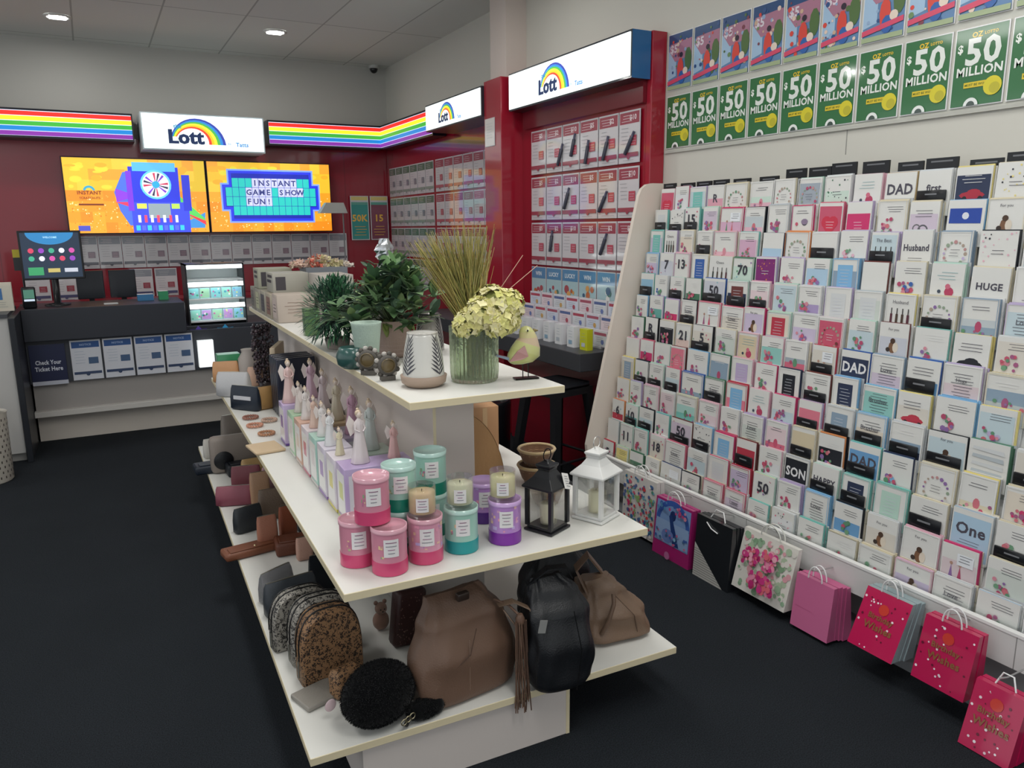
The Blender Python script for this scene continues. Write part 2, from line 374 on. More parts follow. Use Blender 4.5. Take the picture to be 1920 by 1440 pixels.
# ------------------------------------------------------------------ notice sheets
def sheet(name,label,cat,w,h,loc,rz,fn,group,mat='glossy_print',lean=0,base='#cdc9cc',edge='#c9cbd0'):
    b=MB(); b.box(0,w,0,.003,0,h,edge,side=edge); A=b.art((0,0,0),(1,0,0),(0,0,1)); A.R(.003,.003,w-.003,h-.003,base); fn(A,w,h)
    o=b.build(name,M[mat]); o.rotation_mode='XYZ'
    o.matrix_world=Matrix.Translation(loc)@Matrix.Rotation(rz,4,'Z')@Matrix.Rotation(-lean,4,'X')
    return tag(o,label,cat,group)
def ticket_fn(hd,sq,acc='#8a8c94',ft=None,price=None):
    def fn(A,w,h):
        A.R(.008,h-.075,w-.008,h-.01,hd); A.lines(.02,w-.06,h-.03,3,.016,'#d8c8cc' if hd!='#8f969e' else '#c4c8cc',.003)
        if price: A.T(price,w*.68,h-.043,.036,'#e8d8dc',True)
        A.lines(.018,w*.5,h-.1,5,.022,acc,.002); A.R(w*.55,h*.33,w*.86,h*.52,sq)
        A.lines(w*.58,w*.84,h*.46,3,.015,'#c8a8b0',.003)
        A.R(.008,.035,w-.008,.06,ft or hd); A.D(w/2,.035,.014,ft or hd); A.lines(.02,w-.02,.015,1,.01,acc,.002)
    return fn
RH='#98404f'; GH='#4a6b56'  # header red and default sheet base greyed to imitate glare on the plastic
# red bay: six columns, rows; bottom row of picture posters
ys=[5.03-.2133*i for i in range(7)]
for r,(z,kind) in enumerate([(1.965,'r'),(1.645,'r'),(1.325,'r'),(1.01,'b')]):
    for c in range(6):
        def pic(A,w,h):
            A.R(.006,.006,w-.006,h-.006,'#a9c6cc'); A.R(.006,h*.72,w-.006,h-.006,'#4f86b0'); A.T(random.choice(['LUCKY','WIN']),w*.5,h*.84,.03,'#dfe9ee',True,w*.8)
            for k in range(9): A.D(rr(.04,w-.04),rr(.03,h*.6),rr(.012,.03),random.choice(['#c06a3a','#4f7f70','#a84a52','#d8a05a','#e8e8e4','#3f5f80']))
        lab=('red headed sheet in the red bay, %s row down, %s from the left'%(ORD[r],ORD[c])) if kind=='r' else 'blue picture poster in the bottom row of the red bay, %s from the left'%ORD[c]
        sheet('notice_sheet',lab,'notice',.205,.3,(2.885,ys[c],z),RZ_R,ticket_fn(RH,'#b8485a',ft=RH,price=['$5','$2','$10'][c%3]) if kind=='r' else pic,'sheets in the red display bay')
for k,(u,v,a) in enumerate([(1050,290,25),(1074,272,20),(1100,285,15),(1135,278,22),(1180,268,35),(1062,372,25),(1130,378,35),(1033,452,12),(1131,458,28)]):
    p=atx(u,v,2.872); b=MB(); s=.075; t=math.radians(a); d=Vector((0,-math.sin(t),math.cos(t)))*s
    b.tube([-d,d*.5,d*.52,d],[.011,.011,.008,.008],['#3a3c4a','#2a2c38','#4a4a60'],8)
    tag(b.build('marker_pen',M['plastic'],loc=p),'dark marker on the %s of red bay sheets, %s from left'%(['top row','second row','third row'][0 if k<5 else 1 if k<7 else 2],ORD[k if k<5 else k-5 if k<7 else k-7]),'marker pen','marker pens on the red bay')
# side wall sheets beyond the pilaster
for g,(y0,hd,nm) in enumerate([(8.27,GH,'green'),(6.98,RH,'red')]):
    for r in range(4):
        for c in range(6):
            z=1.93-.315*r; y=y0-.208*c
            if g==1 and y-.2<5.45: continue
            sheet('notice_sheet','%s headed side wall sheet, %s row down, %s from the block left'%(nm,ORD[r],ORD[c]),'notice',.2,.295,(2.955,y,z),RZ_R,ticket_fn(hd,'#74808a' if g==0 else '#b0525f',ft='#8a9a90' if g==0 else '#b05a68'),'sheets on the side wall')
# small sheet high on pilaster
sheet('notice_sheet','small pale sheet on the front of the red pilaster','notice',.16,.2,(2.715,p0.y-.02,2.19),RZ_R,lambda A,w,h:A.lines(.02,w-.02,h-.04,6,.02,'#a8b0b4'),None,base='#dcd6d2')
# back wall sheets under the screens
xs=[-.13+.2*i for i in range(13)]
for c,x in enumerate(xs):
    sheet('notice_sheet','grey headed sheet in the row under the screens, %s from the left'%ORD[c],'notice',.195,.3,(x,8.345,1.245),0,ticket_fn('#7f868e','#8a7c88',ft='#62666e'),'grey sheets behind the counter',base='#cfd0d2')
for c,x in enumerate([-.56,-.34,.31,.53]):
    sheet('notice_sheet','sheet in the lower row behind the counter, %s from the left'%ORD[c],'notice',.2,.28,(x,8.345,.95),0,ticket_fn('#8f969e','#9c4450',ft='#50557a'),'grey sheets behind the counter',base='#d5d5d7')
for c,(x,hc,t,w0) in enumerate([(2.52,'#1f8f88','50K','gold'),(2.74,'#7a3048','15','gold')]):
    def fn(A,w,h,hc=hc,t=t):
        A.R(.01,h*.9,w-.01,h-.008,'#d8c878'); A.R(.01,h*.02,w-.01,h*.8,hc); A.R(.01,h*.8,w-.01,h*.86,'#58a090'); A.T(t,w/2,h*.5,.075,'#e8b43a',True,w*.85)
        A.lines(.03,w-.03,h*.3,4,.03,'#d8a84a',.006)
    sheet('jackpot_poster','framed jackpot poster in the back corner, %s one'%('teal' if c==0 else 'maroon'),'poster',.205,.47,(x,8.33,1.47),0,fn,'jackpot posters in the corner')
# posters on the right wall
pe=[1253,1302,1356,1414,1480,1553,1635,1725,1823]
for c in range(10):
    y1=3.655-.2125*c
    def g50(A,w,h):
        A.R(.004,.004,w-.004,h-.004,'#2c6a3c'); A.T('OZ',w*.42,h*.9,.02,'#e6c22a',True); A.T('LOTTO',w*.68,h*.9,.011,'#e6c22a',True)
        A.T('$',w*.12,h*.74,.035,'#e9eee6',True); A.T('50',w*.56,h*.69,.1,'#dfe4de',True,w*.78); A.T('MILLION',w*.52,h*.45,.034,'#e4e8e2',True,w*.86)
        A.R(w*.25,h*.24,w*.72,h*.31,'#d9c028'); A.T('MUST BE WON',w*.48,h*.275,.009,'#5a6a18',True,w*.42); A.D(w*.8,h*.23,w*.17,'#d4c82a',n=20); A.D(w*.84,h*.2,w*.1,'#b9b02a',n=14)
        A.D(w*.42,.004,w*.14,'#e4e8e4',n=12,a0=0,a1=180); A.D(w*.42,.004,w*.08,'#3a4a44',n=10,a0=0,a1=180)
    def ppl(A,w,h):
        A.R(.004,.004,w-.004,h-.004,'#5f83ac'); A.R(.004,h*.8,w-.004,h-.004,'#274a78'); A.P([(.004,h*.2),(w*.35,h*.25),(w*.35,h*.75),(.004,h*.7)],'#9fbcd6')
        A.P([(w*.3,h*.5),(w-.004,h*.55),(w-.004,h*.85),(w*.1,h*.82),(w*.05,h*.7)],'#a8748a'); A.T('$5',w*.24,h*.72,.05,'#d8d0d8',True)
        for i in range(26): A.D(rr(.01,w-.01),rr(.01,h-.02),rr(.003,.013),random.choice(['#4f6b3c','#d2463a','#2d4f84','#c8a890','#8fa8c8','#7a3a4a','#6a8a5a','#e0c8b8']),n=7); A.k-=A.d*.9
        A.D(w*.85,h*.5,w*.14,'#4f6b3c',ry=h*.2); A.D(w*.56,h*.6,.014,'#2b2030'); A.D(w*.54,h*.35,w*.13,'#d2463a',ry=h*.2); A.D(w*.6,h*.2,.026,'#2d5fa4',ry=h*.12)
        A.D(w*.75,h*.3,.02,'#e0d0c0'); A.P([(.004,h*.1),(w-.004,h*.2),(w-.004,h*.27),(.004,h*.17)],'#d04a68'); A.R(.004,.004,w-.004,h*.08,'#9fae88')
    sheet('jackpot_poster','green 50 million poster, lower row on right wall, %s from left'%ORD[c],'poster',.2,.285,(2.994,y1,2.03),RZ_R,g50,'green jackpot posters on the right wall',edge='#e6e8e8')
    sheet('scene_poster','blue and red people poster, upper row on right wall, %s from left'%ORD[c],'poster',.2,.3,(2.994,y1,2.345),RZ_R,ppl,'people posters on the right wall',edge='#e6e8e8')
for nm,z in (('lower',2.022),('upper',2.334)):
    b=MB(); b.box(2.985,2.999,1.2,3.66,z-.012,z+.008,'#dfe1e4'); tag(b.build('poster_rail',M['clear']),'clear acrylic holder rail under the %s poster row'%nm,'poster rail')
# ------------------------------------------------------------------ ceiling fittings
for i,(x,y,p) in enumerate(DOWN):
    o=empty('downlight',(x,y,ZC),0,'square recessed downlight in the ceiling, %s'%['left one above the counter','right one above the counter','added out of view on the left','added out of view above the red bay'][i],'ceiling light','ceiling downlights')
    b=MB(); b.lathe([(.1,-.001),(.1,-.008),(.078,-.012),(.075,-.001)],'#d8d8d4',n=24,cap=False); b.build('trim_ring',M['plastic'],o)
    b=MB(); b.box(-.06,.06,-.06,.06,-.012,-.002,'#ffffff'); b.build('lens',M['lamp'] if 'lamp' in M else mk('lamp',.5,emis=12),o)
for i,(x,y,p) in enumerate(ADDED_PANELS):  # made-up fixtures around the unseen area lamps
    o=empty('added_panel_light',(x,y,ZC),0,'added unseen light panel in the ceiling, %s'%['above the near end of the shelving','above the middle of the shelving','left of the aisle','far left of the aisle','above the card rack'][i],'ceiling light','added ceiling light panels')
    b=MB(); b.box(-.3,.3,-.6,.6,-.02,0,'#e0e0dc'); b.build('frame',M['plastic'],o)
    b=MB(); b.box(-.27,.27,-.57,.57,-.025,-.02,'#ffffff'); b.build('diffuser',mk('diffuser_%d'%i,.5,emis=4),o)
o=empty('dome_camera',(2.84,8.3,ZC),0,'small dark dome camera in the back ceiling corner','security camera')
b=MB(); b.lathe([(.055,0),(.055,-.025),(.05,-.03)],'#b8b8b4'); b.build('mount',M['plastic'],o)
b=MB(); b.ball((0,0,-.035),(.04,.04,.042),'#141418',14,8); b.build('dome',M['plastic'],o)
# ------------------------------------------------------------------ service counter
ct=empty('service_counter',(-.5,6.7,0),0,'long dark topped service counter with a pale panelled base','counter')
b=MB(); b.box(.01,2.3,.1,.7,0,.2,'#c9c2b8'); b.build('kick_panel',M['laminate'],ct)
b=MB(); b.box(.01,2.3,.07,.7,.2,.46,'#a19d99'); b.build('front_panel',M['laminate'],ct)
b=MB(); b.box(.0,2.3,.0,.07,.205,.25,'#cfccc6'); bevel(b.build('bumper_rail',M['laminate'],ct))
b=MB(); b.box(0,2.3,.04,.7,.46,.79,'#3d4047'); b.build('notice_panel',M['laminate'],ct)
b=MB(); b.box(0,1.12,-.02,.55,.79,1.03,'#34373f'); b.box(1.12,2.3,.1,.7,.79,.82,'#34373f'); bevel(b.build('counter_top',M['laminate'],ct))
b=MB(); b.box(-.04,-.002,-.5,.7,0,1.02,'#25282e'); bevel(b.build('end_panel',M['laminate'],ct))
for c in range(4):
    def fn(A,w,h):
        A.R(.01,h-.06,w-.01,h-.012,'#2d5590'); A.T('NOTICE',w/2,h-.036,.016,'#9fb4d8',True); A.lines(.02,w*.5,h-.09,5,.022,'#9fb0c4',.002); A.R(w*.56,h*.4,w*.88,h*.56,'#4a6488')
        A.R(.01,.045,w-.01,.065,'#3a4a6a'); A.D(w/2,.045,.014,'#3a4a6a')
    sheet('notice_sheet','white notice with blue header on the counter front, %s from the left'%ORD[c],'notice',.208,.31,(-.215+.222*c,6.728,.465),0,fn,'blue headed notices on the counter front',base='#d9dce4')
def chk(A,w,h):
    A.R(0,0,w,h,'#1d2448'); A.T('Check Your',w*.5,h*.56,.034,'#dfe3ee',True,w*.72); A.T('Ticket Here',w*.5,h*.4,.034,'#dfe3ee',True,w*.78); A.R(0,0,w,.03,'#c8ccd8')
sheet('ticket_check_sign','navy sign reading Check Your Ticket Here on the counter front','sign',.235,.31,(-.485,6.725,.45),0,chk,None)
# card terminal, customer screen, leaflets on the counter
o=empty('card_terminal',(-.44,6.79,1.031),.1,'small dark card terminal with a lit screen at the left counter end','card terminal')
b=MB(); b.rbox(-.045,.045,-.03,.03,0,.16,.012,'#16191e'); b.build('body',M['plastic'],o)
b=MB(); b.box(-.034,.034,-.033,-.031,.075,.14,'#3a6a58'); b.box(-.034,.034,-.033,-.0315,.055,.07,'#b8c8d8'); b.build('display',M['screen'],o)
o=empty('customer_screen',(-.265,6.97,1.031),0,'dark touch screen with coloured icons standing on the counter','screen')
b=MB(); b.box(-.21,.21,-.015,.02,.2,.57,'#0e1014'); bevel(b.build('casing',M['plastic'],o))
b=MB(); b.lathe([(.09,0),(.09,.012),(.025,.02),(.025,.2)],'#17191d'); b.build('stand',M['plastic'],o)
b=MB(); b.box(-.195,.195,-.018,-.015,.215,.555,'#0c2238'); A=b.art((-.195,-.018,.215),(1,0,0),(0,0,1))
A.D(.195,.34,.16,'#2278b0',ry=.09,a0=180,a1=360,n=20); A.T('WELCOME',.195,.305,.014,'#9fd0e8',True)
for i in range(5):
    for j in range(2): A.D(.06+.068*i,.205-.06*j,.02,['#c83a5a','#8a3ab0','#3aa080','#d8d8e4','#c84a9a'][(i+j*2)%5]); A.k-=A.d
A.R(.03,.02,.13,.08,'#2f8f5a'); A.R(.16,.04,.24,.07,'#b8a860'); A.R(.27,.04,.36,.07,'#b8bcc8'); b.build('display',M['screen'],o)
b=MB(); b.box(-.1,.1,0,.05,0,.2,'#e0d8c8'); b.box(-.1,.1,-.001,0,.02,.18,'#d8d4c4'); A=b.art((-.1,-.002,0),(1,0,0),(0,0,1)); A.R(.05,.08,.14,.16,'#4a7ab0'); A.lines(.03,.17,.06,3,.015,'#8a8a90')
tag(b.build('leaflet_stand',M['paper'],loc=(-.62,6.5,1.045)),'white leaflet stand with a blue square at the left edge','leaflet stand')
b=MB(); b.rbox(-.06,.06,-.05,.05,0,.33,.01,'#e3dfc9'); tag(b.build('paper_box',M['paper'],loc=(-.77,6.62,1.045)),'tall cream box behind the leaflet stand','box')
b=MB(); b.lathe([(.04,0),(.045,.02),(.045,.12),(.02,.15),(.02,.19)],'#15181d'); tag(b.build('pump_bottle',M['plastic'],loc=(-.7,6.25,1.045)),'dark bottle at the far left picture edge','bottle')
b=MB(); b.box(-.05,.05,-.01,.01,0,.1,'#1c1e22'); b.box(-.05,.05,-.012,.012,.1,.16,'#c8b820'); tag(b.build('price_board',M['plastic'],loc=(-.48,7.1,1.3)),'small black and yellow board beside the touch screen','sign')
b=MB(); b.tube([(0,0,0),(0,0,.28)],.008,'#1c1e22'); b.lathe([(.05,0),(.05,.01)],'#1c1e22'); tag(b.build('board_stand',M['plastic'],loc=(-.48,7.1,1.031)),'thin dark stand holding the small yellow topped board','stand')
# back bench with monitors
o=empty('back_bench',(-1.5,7.9,0),0,'low red backed bench behind the service counter','bench')
b=MB(); b.box(0,4.3,0,.42,0,.94,'#b8b4b0'); b.build('body',M['laminate'],o); b=MB(); b.box(-.01,4.3,-.02,.42,.94,.965,'#8a1c2c'); b.build('worktop',M['laminate'],o)
for i,(x,lb) in enumerate([(-.03,'left'),(.22,'right')]):
    o=empty('till_monitor',(x,7.6,0),0,'dark back of the %s till monitor behind the counter'%lb,'monitor','till monitors')
    b=MB(); b.box(-.105,.105,-.02,.02,1.02,1.26,'#1e222b'); bevel(b.build('casing',M['plastic'],o),.006)
    b=MB(); b.box(-.02,.02,0,.03,.9,1.02,'#1a1c22'); b.box(-.08,.08,-.06,.06,.89,.9,'#1a1c22'); b.build('stand',M['plastic'],o)
b=MB(); b.box(-1.5,2.5,7.46,7.76,0,.889,'#a8a4a0'); tag(b.build('till_desk',M['laminate']),'pale desk carrying the till monitors behind the counter','desk')
o=empty('acrylic_holder',(.1,6.85,1.031),0,'clear acrylic leaflet holder standing mid counter','leaflet holder')
b=MB(); b.box(-.05,.05,-.002,.002,0,.22,'#ffffff'); b.build('panel',M['clear'],o); b=MB(); b.box(-.05,.05,-.04,.04,0,.006,'#d8dcdc'); b.build('foot',M['plastic'],o)
for i,(x,w,h,cc) in enumerate([(.4,.2,.05,'#3f7fb0'),(.56,.12,.07,'#3a9a6a')]):
    b=MB(); b.box(0,w*.6,0,.1,0,h,'#dcdcd8',side=cc); tag(b.build('leaflet_pile',M['paper'],loc=(x-.1,7.0,1.031)),'%s leaflet pile on the right half of the counter'%('blue edged' if i==0 else 'green edged'),'leaflets','leaflet piles on the counter')
# lit ticket cabinet
o=empty('lit_cabinet',(.66,6.84,.821),0,'glowing white shelved ticket cabinet at the right counter end','display cabinet')
b=MB(); b.box(0,.012,0,.3,0,.5,'#2a2c30'); b.box(.45,.462,0,.3,0,.5,'#2a2c30'); b.box(0,.462,.29,.3,0,.5,'#dfe8e8'); b.box(0,.462,0,.3,.49,.5,'#50545a'); b.build('case',M['laminate'],o)
for i,z in enumerate([.02,.2,.36]):
    b=MB(); b.box(.012,.45,.0,.285,z,z+.012,'#e8eeee'); sh=b.build('shelf',M['laminate'],o)
    b=MB(); b.box(.015,.447,-.004,.012,z+.115 if i<2 else z+.1,z+.15 if i<2 else z+.13,'#f8ffff'); b.build('light_strip',M['strip'] if 'strip' in M else mk('strip',.4,emis=4.5),sh)
for i,z in enumerate([.034,.214]):
    for k in range(5):
        b=MB(); b.box(0,.078,0,.004,0,.085,'#9fd8e0'); A=b.art((0,0,0),(1,0,0),(0,0,1)); A.R(.004,.004,.074,.08,random.choice(['#8fd8dc','#a8dcb8','#b0b8e4','#c49ad8','#8ac8e4','#9ae0d0']))
        for q in range(5): A.D(rr(.01,.068),rr(.01,.075),rr(.004,.01),random.choice(['#e8f4a0','#4aa8c0','#d070b0','#ffffff','#4ab088'])); A.k-=A.d
        tag(b.build('scratch_ticket',M['glossy_print'],loc=(.68+.086*k,6.9,.821+z)),'%s scratch ticket in the lit cabinet, %s from the left'%(['lower shelf','upper shelf'][i],ORD[k]),'ticket','scratch tickets in the lit cabinet')
for nm,x,cc in (('purple',.72,'#6a50c0'),('bright blue',.93,'#38a8e0')):
    b=MB(); pts=[]
    for k in range(16):
        r=(.09 if k%2==0 else .065); a=2*math.pi*k/16; pts.append((r*math.cos(a),r*math.sin(a)))
    b.loft([[(x_,0,z_) for x_,z_ in pts],[(x_,.004,z_) for x_,z_ in pts]],cc,True,False); A=b.art((0,-.001,0),(1,0,0),(0,0,1)); A.T('NEW',0,0,.03,'#e8ecff',True)
    tag(b.build('star_sticker',M['paper'],loc=(x,6.735 if 0 else 6.795,.73)),nm+' star shaped sticker below the lit ticket cabinet','sticker')
b=MB(); b.box(0,.12,0,.06,0,.22,'#d0d4d4'); b.box(.006,.114,-.003,0,.006,.214,'#f6fafa'); 
tag(b.build('light_box',M['lit'],loc=(.69,6.67,.49)),'small upright white lit box on the counter front','lit box')
# white cabinet at the left edge, basket with paper rolls
o=empty('side_cabinet',(-1.3,6.25,0),0,'white cabinet at the left picture edge with a grey top','cabinet')
b=MB(); b.box(0,.755,0,.7,.06,1.02,'#bfbdba'); bevel(b.build('body',M['laminate'],o)); b=MB(); b.box(-.01,.757,-.02,.7,1.02,1.045,'#45474c'); b.build('worktop',M['laminate'],o)
b=MB(); b.box(.02,.75,.04,.7,0,.06,'#9a9894'); b.build('plinth',M['laminate'],o)
o=empty('wire_basket',(-.735,5.85,0),0,'tall white basket with a cut out pattern holding rolls','basket')
b=MB(); n=40
prof=[(.13,0),(.14,.01),(.145,.44),(.15,.455)]
b.lathe(prof,'#d8d2c6',n=40,cap=False); b.lathe([(.128,.004),(.138,.44)],'#b8b2a8',n=40,cap=False)
for i in range(26):
    for j in range(12):
        a=2*math.pi*(i+.5*(j%2))/26; z=.03+.034*j; b.patch(.1412+.005*z/.44,a-.028,a+.028,z,z+.016,'#4a453e',n=1)
b.build('body',M['plastic'],o); b=MB(); b.lathe([(.13,.0),(.13,.006)],'#c8c2b6',n=24); b.build('base',M['plastic'],o)
for i in range(7):
    x=-.735+rr(-.07,.09); y=5.85+rr(-.07,.07); b=MB(); b.tube([(0,0,0),(rr(-.02,.02),rr(-.02,.02),.63+rr(0,.06))],.012,random.choice(['#b8b8b8','#8a8a8c','#d0d0cc','#9a9aa0']))
    tag(b.build('paper_roll',M['paper'],loc=(x,y,.01)),'thin grey paper roll standing in the white basket','paper roll','paper rolls in the basket')
# ------------------------------------------------------------------ desk and booklets below the red bay, stool, bin
o=empty('writing_desk',(2.5,3.79,0),0,'dark grey writing desk below the red display bay','desk')
b=MB(); b.box(0,.362,0,1.33,.74,.85,'#3c3e43'); bevel(b.build('desk_top',M['laminate'],o)); b=MB(); b.box(.25,.362,.1,1.33,0,.74,'#7f1424'); b.build('back_panel',M['red_gloss'],o)
o=empty('side_desk',(2.55,5.46,0),0,'second dark desk along the side wall beyond the red pilaster','desk')
b=MB(); b.box(0,.4,0,1.2,.74,.85,'#3c3e43'); bevel(b.build('desk_top',M['laminate'],o)); b=MB(); b.box(.25,.4,.1,1.2,0,.74,'#7f1424'); b.build('back_panel',M['red_gloss'],o)
for i in range(8):
    y=4.95-.148*i; yel=i==7
    b=MB(); b.box(-.012,.03,-.04,.04,0,.13,'#e4e6e8' if not yel else '#c8cc28'); A=b.art((-.012,.04,0),(0,-1,0),(0,0,1)); A.lines(.015,.065,.1,3,.018,'#9aa8b4'); A.R(.02,.02,.06,.045,['#8fb0c8','#b8c0c8'][i%2])
    tag(b.build('leaflet_holder',M['plastic'],loc=(2.62,y,.85)),('yellow leaflet holder on the desk beside the card rack' if yel else 'white leaflet holder on the writing desk, %s from the pilaster'%ORD[i]),'leaflet holder','leaflet holders on the desk')
for r in range(3):
    for i in range(7):
        b=MB(); b.box(0,.025,-.075,.075,0,.1,'#d8d4da'); A=b.art((0,.075,0),(0,-1,0),(0,0,1)); A.R(.006,.006,.144,.094,['#cfd6e4','#e0d0d6','#d4d8dc'][(i+r)%3]); A.R(.01,.07,.14,.088,['#b04a5c','#5a6a9a','#a8586a'][(i*2+r)%3]); A.lines(.02,.12,.055,3,.012,'#8a8494'); A.D(.1,.03,.016,random.choice(['#b05060','#6a7ab0','#c8a060']))
        tag(b.build('form_pad',M['paper'],loc=(2.84-.055*r,4.9-.165*i,.85+ (.085*(2-r)+.012))),'%s tier of forms behind the leaflet holders, %s from the pilaster'%(['back','middle','front'][r],ORD[i]),'form pad','form pads on the writing desk')
b=MB()
for r in range(3): b.box(2.785-.055*r+.05,2.865-.055*r,3.9,5.0,.85,.862+.085*(2-r),'#c8ccd0')
tag(b.build('form_rack',M['plastic']),'stepped pale form rack on the writing desk','rack')
# stool
def stool(loc,rz,label):
    o=empty('bar_stool',loc,rz,label,'stool')
    b=MB(); b.rbox(-.15,.15,-.15,.15,.64,.665,.03,'#1c1e22'); b.build('seat',M['plastic'],o)
    b=MB(); b.box(-.155,.155,-.155,.155,.6,.64,'#1a1c20'); b.build('apron',M['plastic'],o)
    for sx in (-1,1):
        for sy in (-1,1):
            b=MB(); b.loft([[(sx*.2+dx,sy*.2+dy,0) for dx,dy in ((-.02,-.02),(.02,-.02),(.02,.02),(-.02,.02))],[(sx*.13+dx,sy*.13+dy,.62) for dx,dy in ((-.025,-.025),(.025,-.025),(.025,.025),(-.025,.025))]],'#191b1f',True,False); b.build('leg',M['plastic'],o)
    b=MB()
    for a,c in (((-1,-1),(1,-1)),((1,-1),(1,1)),((1,1),(-1,1)),((-1,1),(-1,-1))): b.tube([(a[0]*.178,a[1]*.178,.2),(c[0]*.178,c[1]*.178,.2)],.009,'#191b1f')
    b.build('foot_rail',M['plastic'],o)
stool((2.44,3.95,0),.2,'black metal stool in front of the writing desk')
o=empty('waste_bin',(2.22,4.5,0),0,'round black bin beneath the writing desk edge','bin')
b=MB(); b.lathe([(.13,0),(.16,.02),(.17,.45),(.165,.47),(.15,.47),(.14,.05)],'#14161a',n=30,cap=False); b.build('body',M['plastic'],o); b=MB(); b.lathe([(.155,.44),(.155,.445)],'#0c0e12',n=30); b.build('liner',M['plastic'],o)
# ------------------------------------------------------------------ greeting card rack
YC=[3.525,3.40,3.275,3.14,3.01,2.84,2.69,2.545,2.40,2.255,2.11,1.965,1.815,1.665,1.51,1.36,1.21,1.06,.91]
PC=dict(w='#cdd0d1',c='#d3cab0',p='#dcb0bd',P='#c8386c',r='#b5394a',R='#cf6a80',l='#b8a9cb',v='#7c2c70',b='#7fb2d8',B='#3b62a8',n='#2c3650',t='#79bdb4',g='#b4d2c4',G='#4c7a60',k='#20242b',K='#bfa678',s='#b2babf',y='#e2d386',o='#d98d58',z='#8a9fb2',m='#6d3a38')
CN=dict(w='white',c='cream',p='pale pink',P='hot pink',r='red',R='rose pink',l='lilac',v='purple',b='sky blue',B='royal blue',n='navy',t='teal',g='mint',G='green',k='black',K='kraft brown',s='silver grey',y='yellow',o='orange',z='slate blue',m='maroon')
FL=['#c2566f','#b04a6a','#cf8a98','#8a6aa0','#5f8f70','#c9707a','#a05a80']
def motif(A,k,w,h,bc,ac,tx):
    ink='#4c4a55' if bc in 'wcpgtlysbK' else '#d8d8d8'
    if k=='f':
        A.lines(w*.3,w*.9,h*.85,3,.009,ink,.0016)
        for i in range(11): A.D(w*.35+rr(-.02,.03),h*.42+rr(-.025,.03),rr(.005,.011),random.choice(FL+[ac,'#6f9a7a']),n=7)
    elif k=='h':
        A.D(w*.36,h*.5,w*.22,ac); A.D(w*.64,h*.5,w*.22,ac); A.P([(w*.15,h*.46),(w*.5,h*.14),(w*.85,h*.46)],ac); A.lines(w*.3,w*.7,h*.5,3,.012,'#e8c8d4',.002)
    elif k=='t':
        A.lines(w*.2,w*.85,h*.8,8,.011,ink,.0018); A.T(tx or 'Love',w/2,h*.66,.018,ink,False,w*.7)
    elif k=='L':
        A.T(tx,w/2,h*.62,.042 if len(tx)<4 else .026,ink if ac=='w' else PC.get(ac,ac),True,w*.84); A.lines(w*.2,w*.8,h*.38,3,.01,ink,.0015)
    elif k=='n':
        for i in range(6): A.D(rr(.01,w-.01),rr(h*.2,h*.9),rr(.002,.006),random.choice(FL+['#8fb8c0']),n=6)
        A.T(tx,w/2,h*.64,.05,PC.get(ac,'#3a3a44') if ac not in 'wc' else '#3a3a44',True,w*.75)
    elif k=='c':
        A.D(w*.62,h*.55,.016,'#4a4a56',a0=180,a1=360); A.D(w*.62,h*.56,.019,'#8a7a92',ry=.013); A.lines(w*.2,w*.8,h*.84,2,.01,ink); A.D(w*.25,h*.5,.008,ac)
    elif k=='a':
        A.D(w*.5,h*.4,w*.36,ac,ry=h*.08); A.D(w*.55,h*.45,w*.2,ac,ry=h*.08); A.D(w*.3,h*.33,.009,'#22242a'); A.D(w*.74,h*.33,.009,'#22242a'); A.lines(w*.15,w*.85,h*.8,3,.012,ink,.002)
    elif k=='b':
        for i in range(4): x=w*(.2+.2*i); A.R(x-.005,h*.3,x+.005,h*.55,random.choice(['#2e3a34','#4a3a30','#5a2e3a'])); A.R(x-.002,h*.55,x+.002,h*.68,'#3a3a38')
        A.T(tx or 'Cheers',w/2,h*.82,.013,ink,False,w*.8)
    elif k=='w':
        for i in range(16):
            a=i*22.5; A.D(w/2+w*.33*math.cos(math.radians(a)),h*.5+h*.26*math.sin(math.radians(a)),rr(.004,.008),random.choice(['#8fa08a',ac,'#b98a8a','#a8988a']),n=6)
        A.lines(w*.34,w*.68,h*.58,3,.011,ink,.0015)
    elif k=='d':
        for i in range(26): A.D(rr(.006,w-.006),rr(.01,h-.006),rr(.0018,.0045),random.choice([ac,'#3a3c44',ac]),n=6); A.k-=A.d*.9
        A.lines(w*.3,w*.7,h*.6,2,.012,ink)
    elif k=='s':
        A.R(.003,.003,w-.003,h*.42,ac); A.D(w*.5,h*.42,.012,random.choice(FL),ry=.02); A.lines(w*.2,w*.8,h*.82,2,.01,ink)
        for i in range(5): A.D(rr(.01,w-.01),rr(h*.2,h*.46),rr(.004,.009),random.choice(FL),n=6)
    elif k=='p':
        A.R(w*.2,h*.15,w*.8,h*.85,ac); A.lines(w*.28,w*.72,h*.72,6,.013,'#8a8a98' if ac in('#d9dbdb','#ddd5bd') else '#c8ccd4',.0018)
    elif k=='r':
        A.arc(w*.5,h*.38,.016,.022,0,360,'#5a5a60',14); A.arc(w*.28,h*.42,.012,.017,0,360,'#6a6a6e',12); A.lines(w*.2,w*.8,h*.8,3,.011,ink)
    elif k=='e':
        A.D(w*.5,h*.46,.017,'#7a5840',ry=.024); A.D(w*.6,h*.46,.012,'#d8cdbd',ry=.02); A.D(w*.5,h*.6,.011,'#4c382c'); A.D(w*.35,h*.4,.009,'#3a302c'); A.T(tx or 'For you',w/2,h*.85,.013,ink,False,w*.7)
    elif k=='i':
        for x in (.3,.55): A.P([(w*x-.008,h*.3),(w*x+.008,h*.3),(w*x,h*.6)],random.choice(FL)); A.D(w*x,h*.62,.006,'#b08a78')
        A.R(w*.45,h*.62,w*.9,h*.86,'#e2e6ea'); A.lines(w*.5,w*.86,h*.82,3,.01,ink)
    elif k=='g':
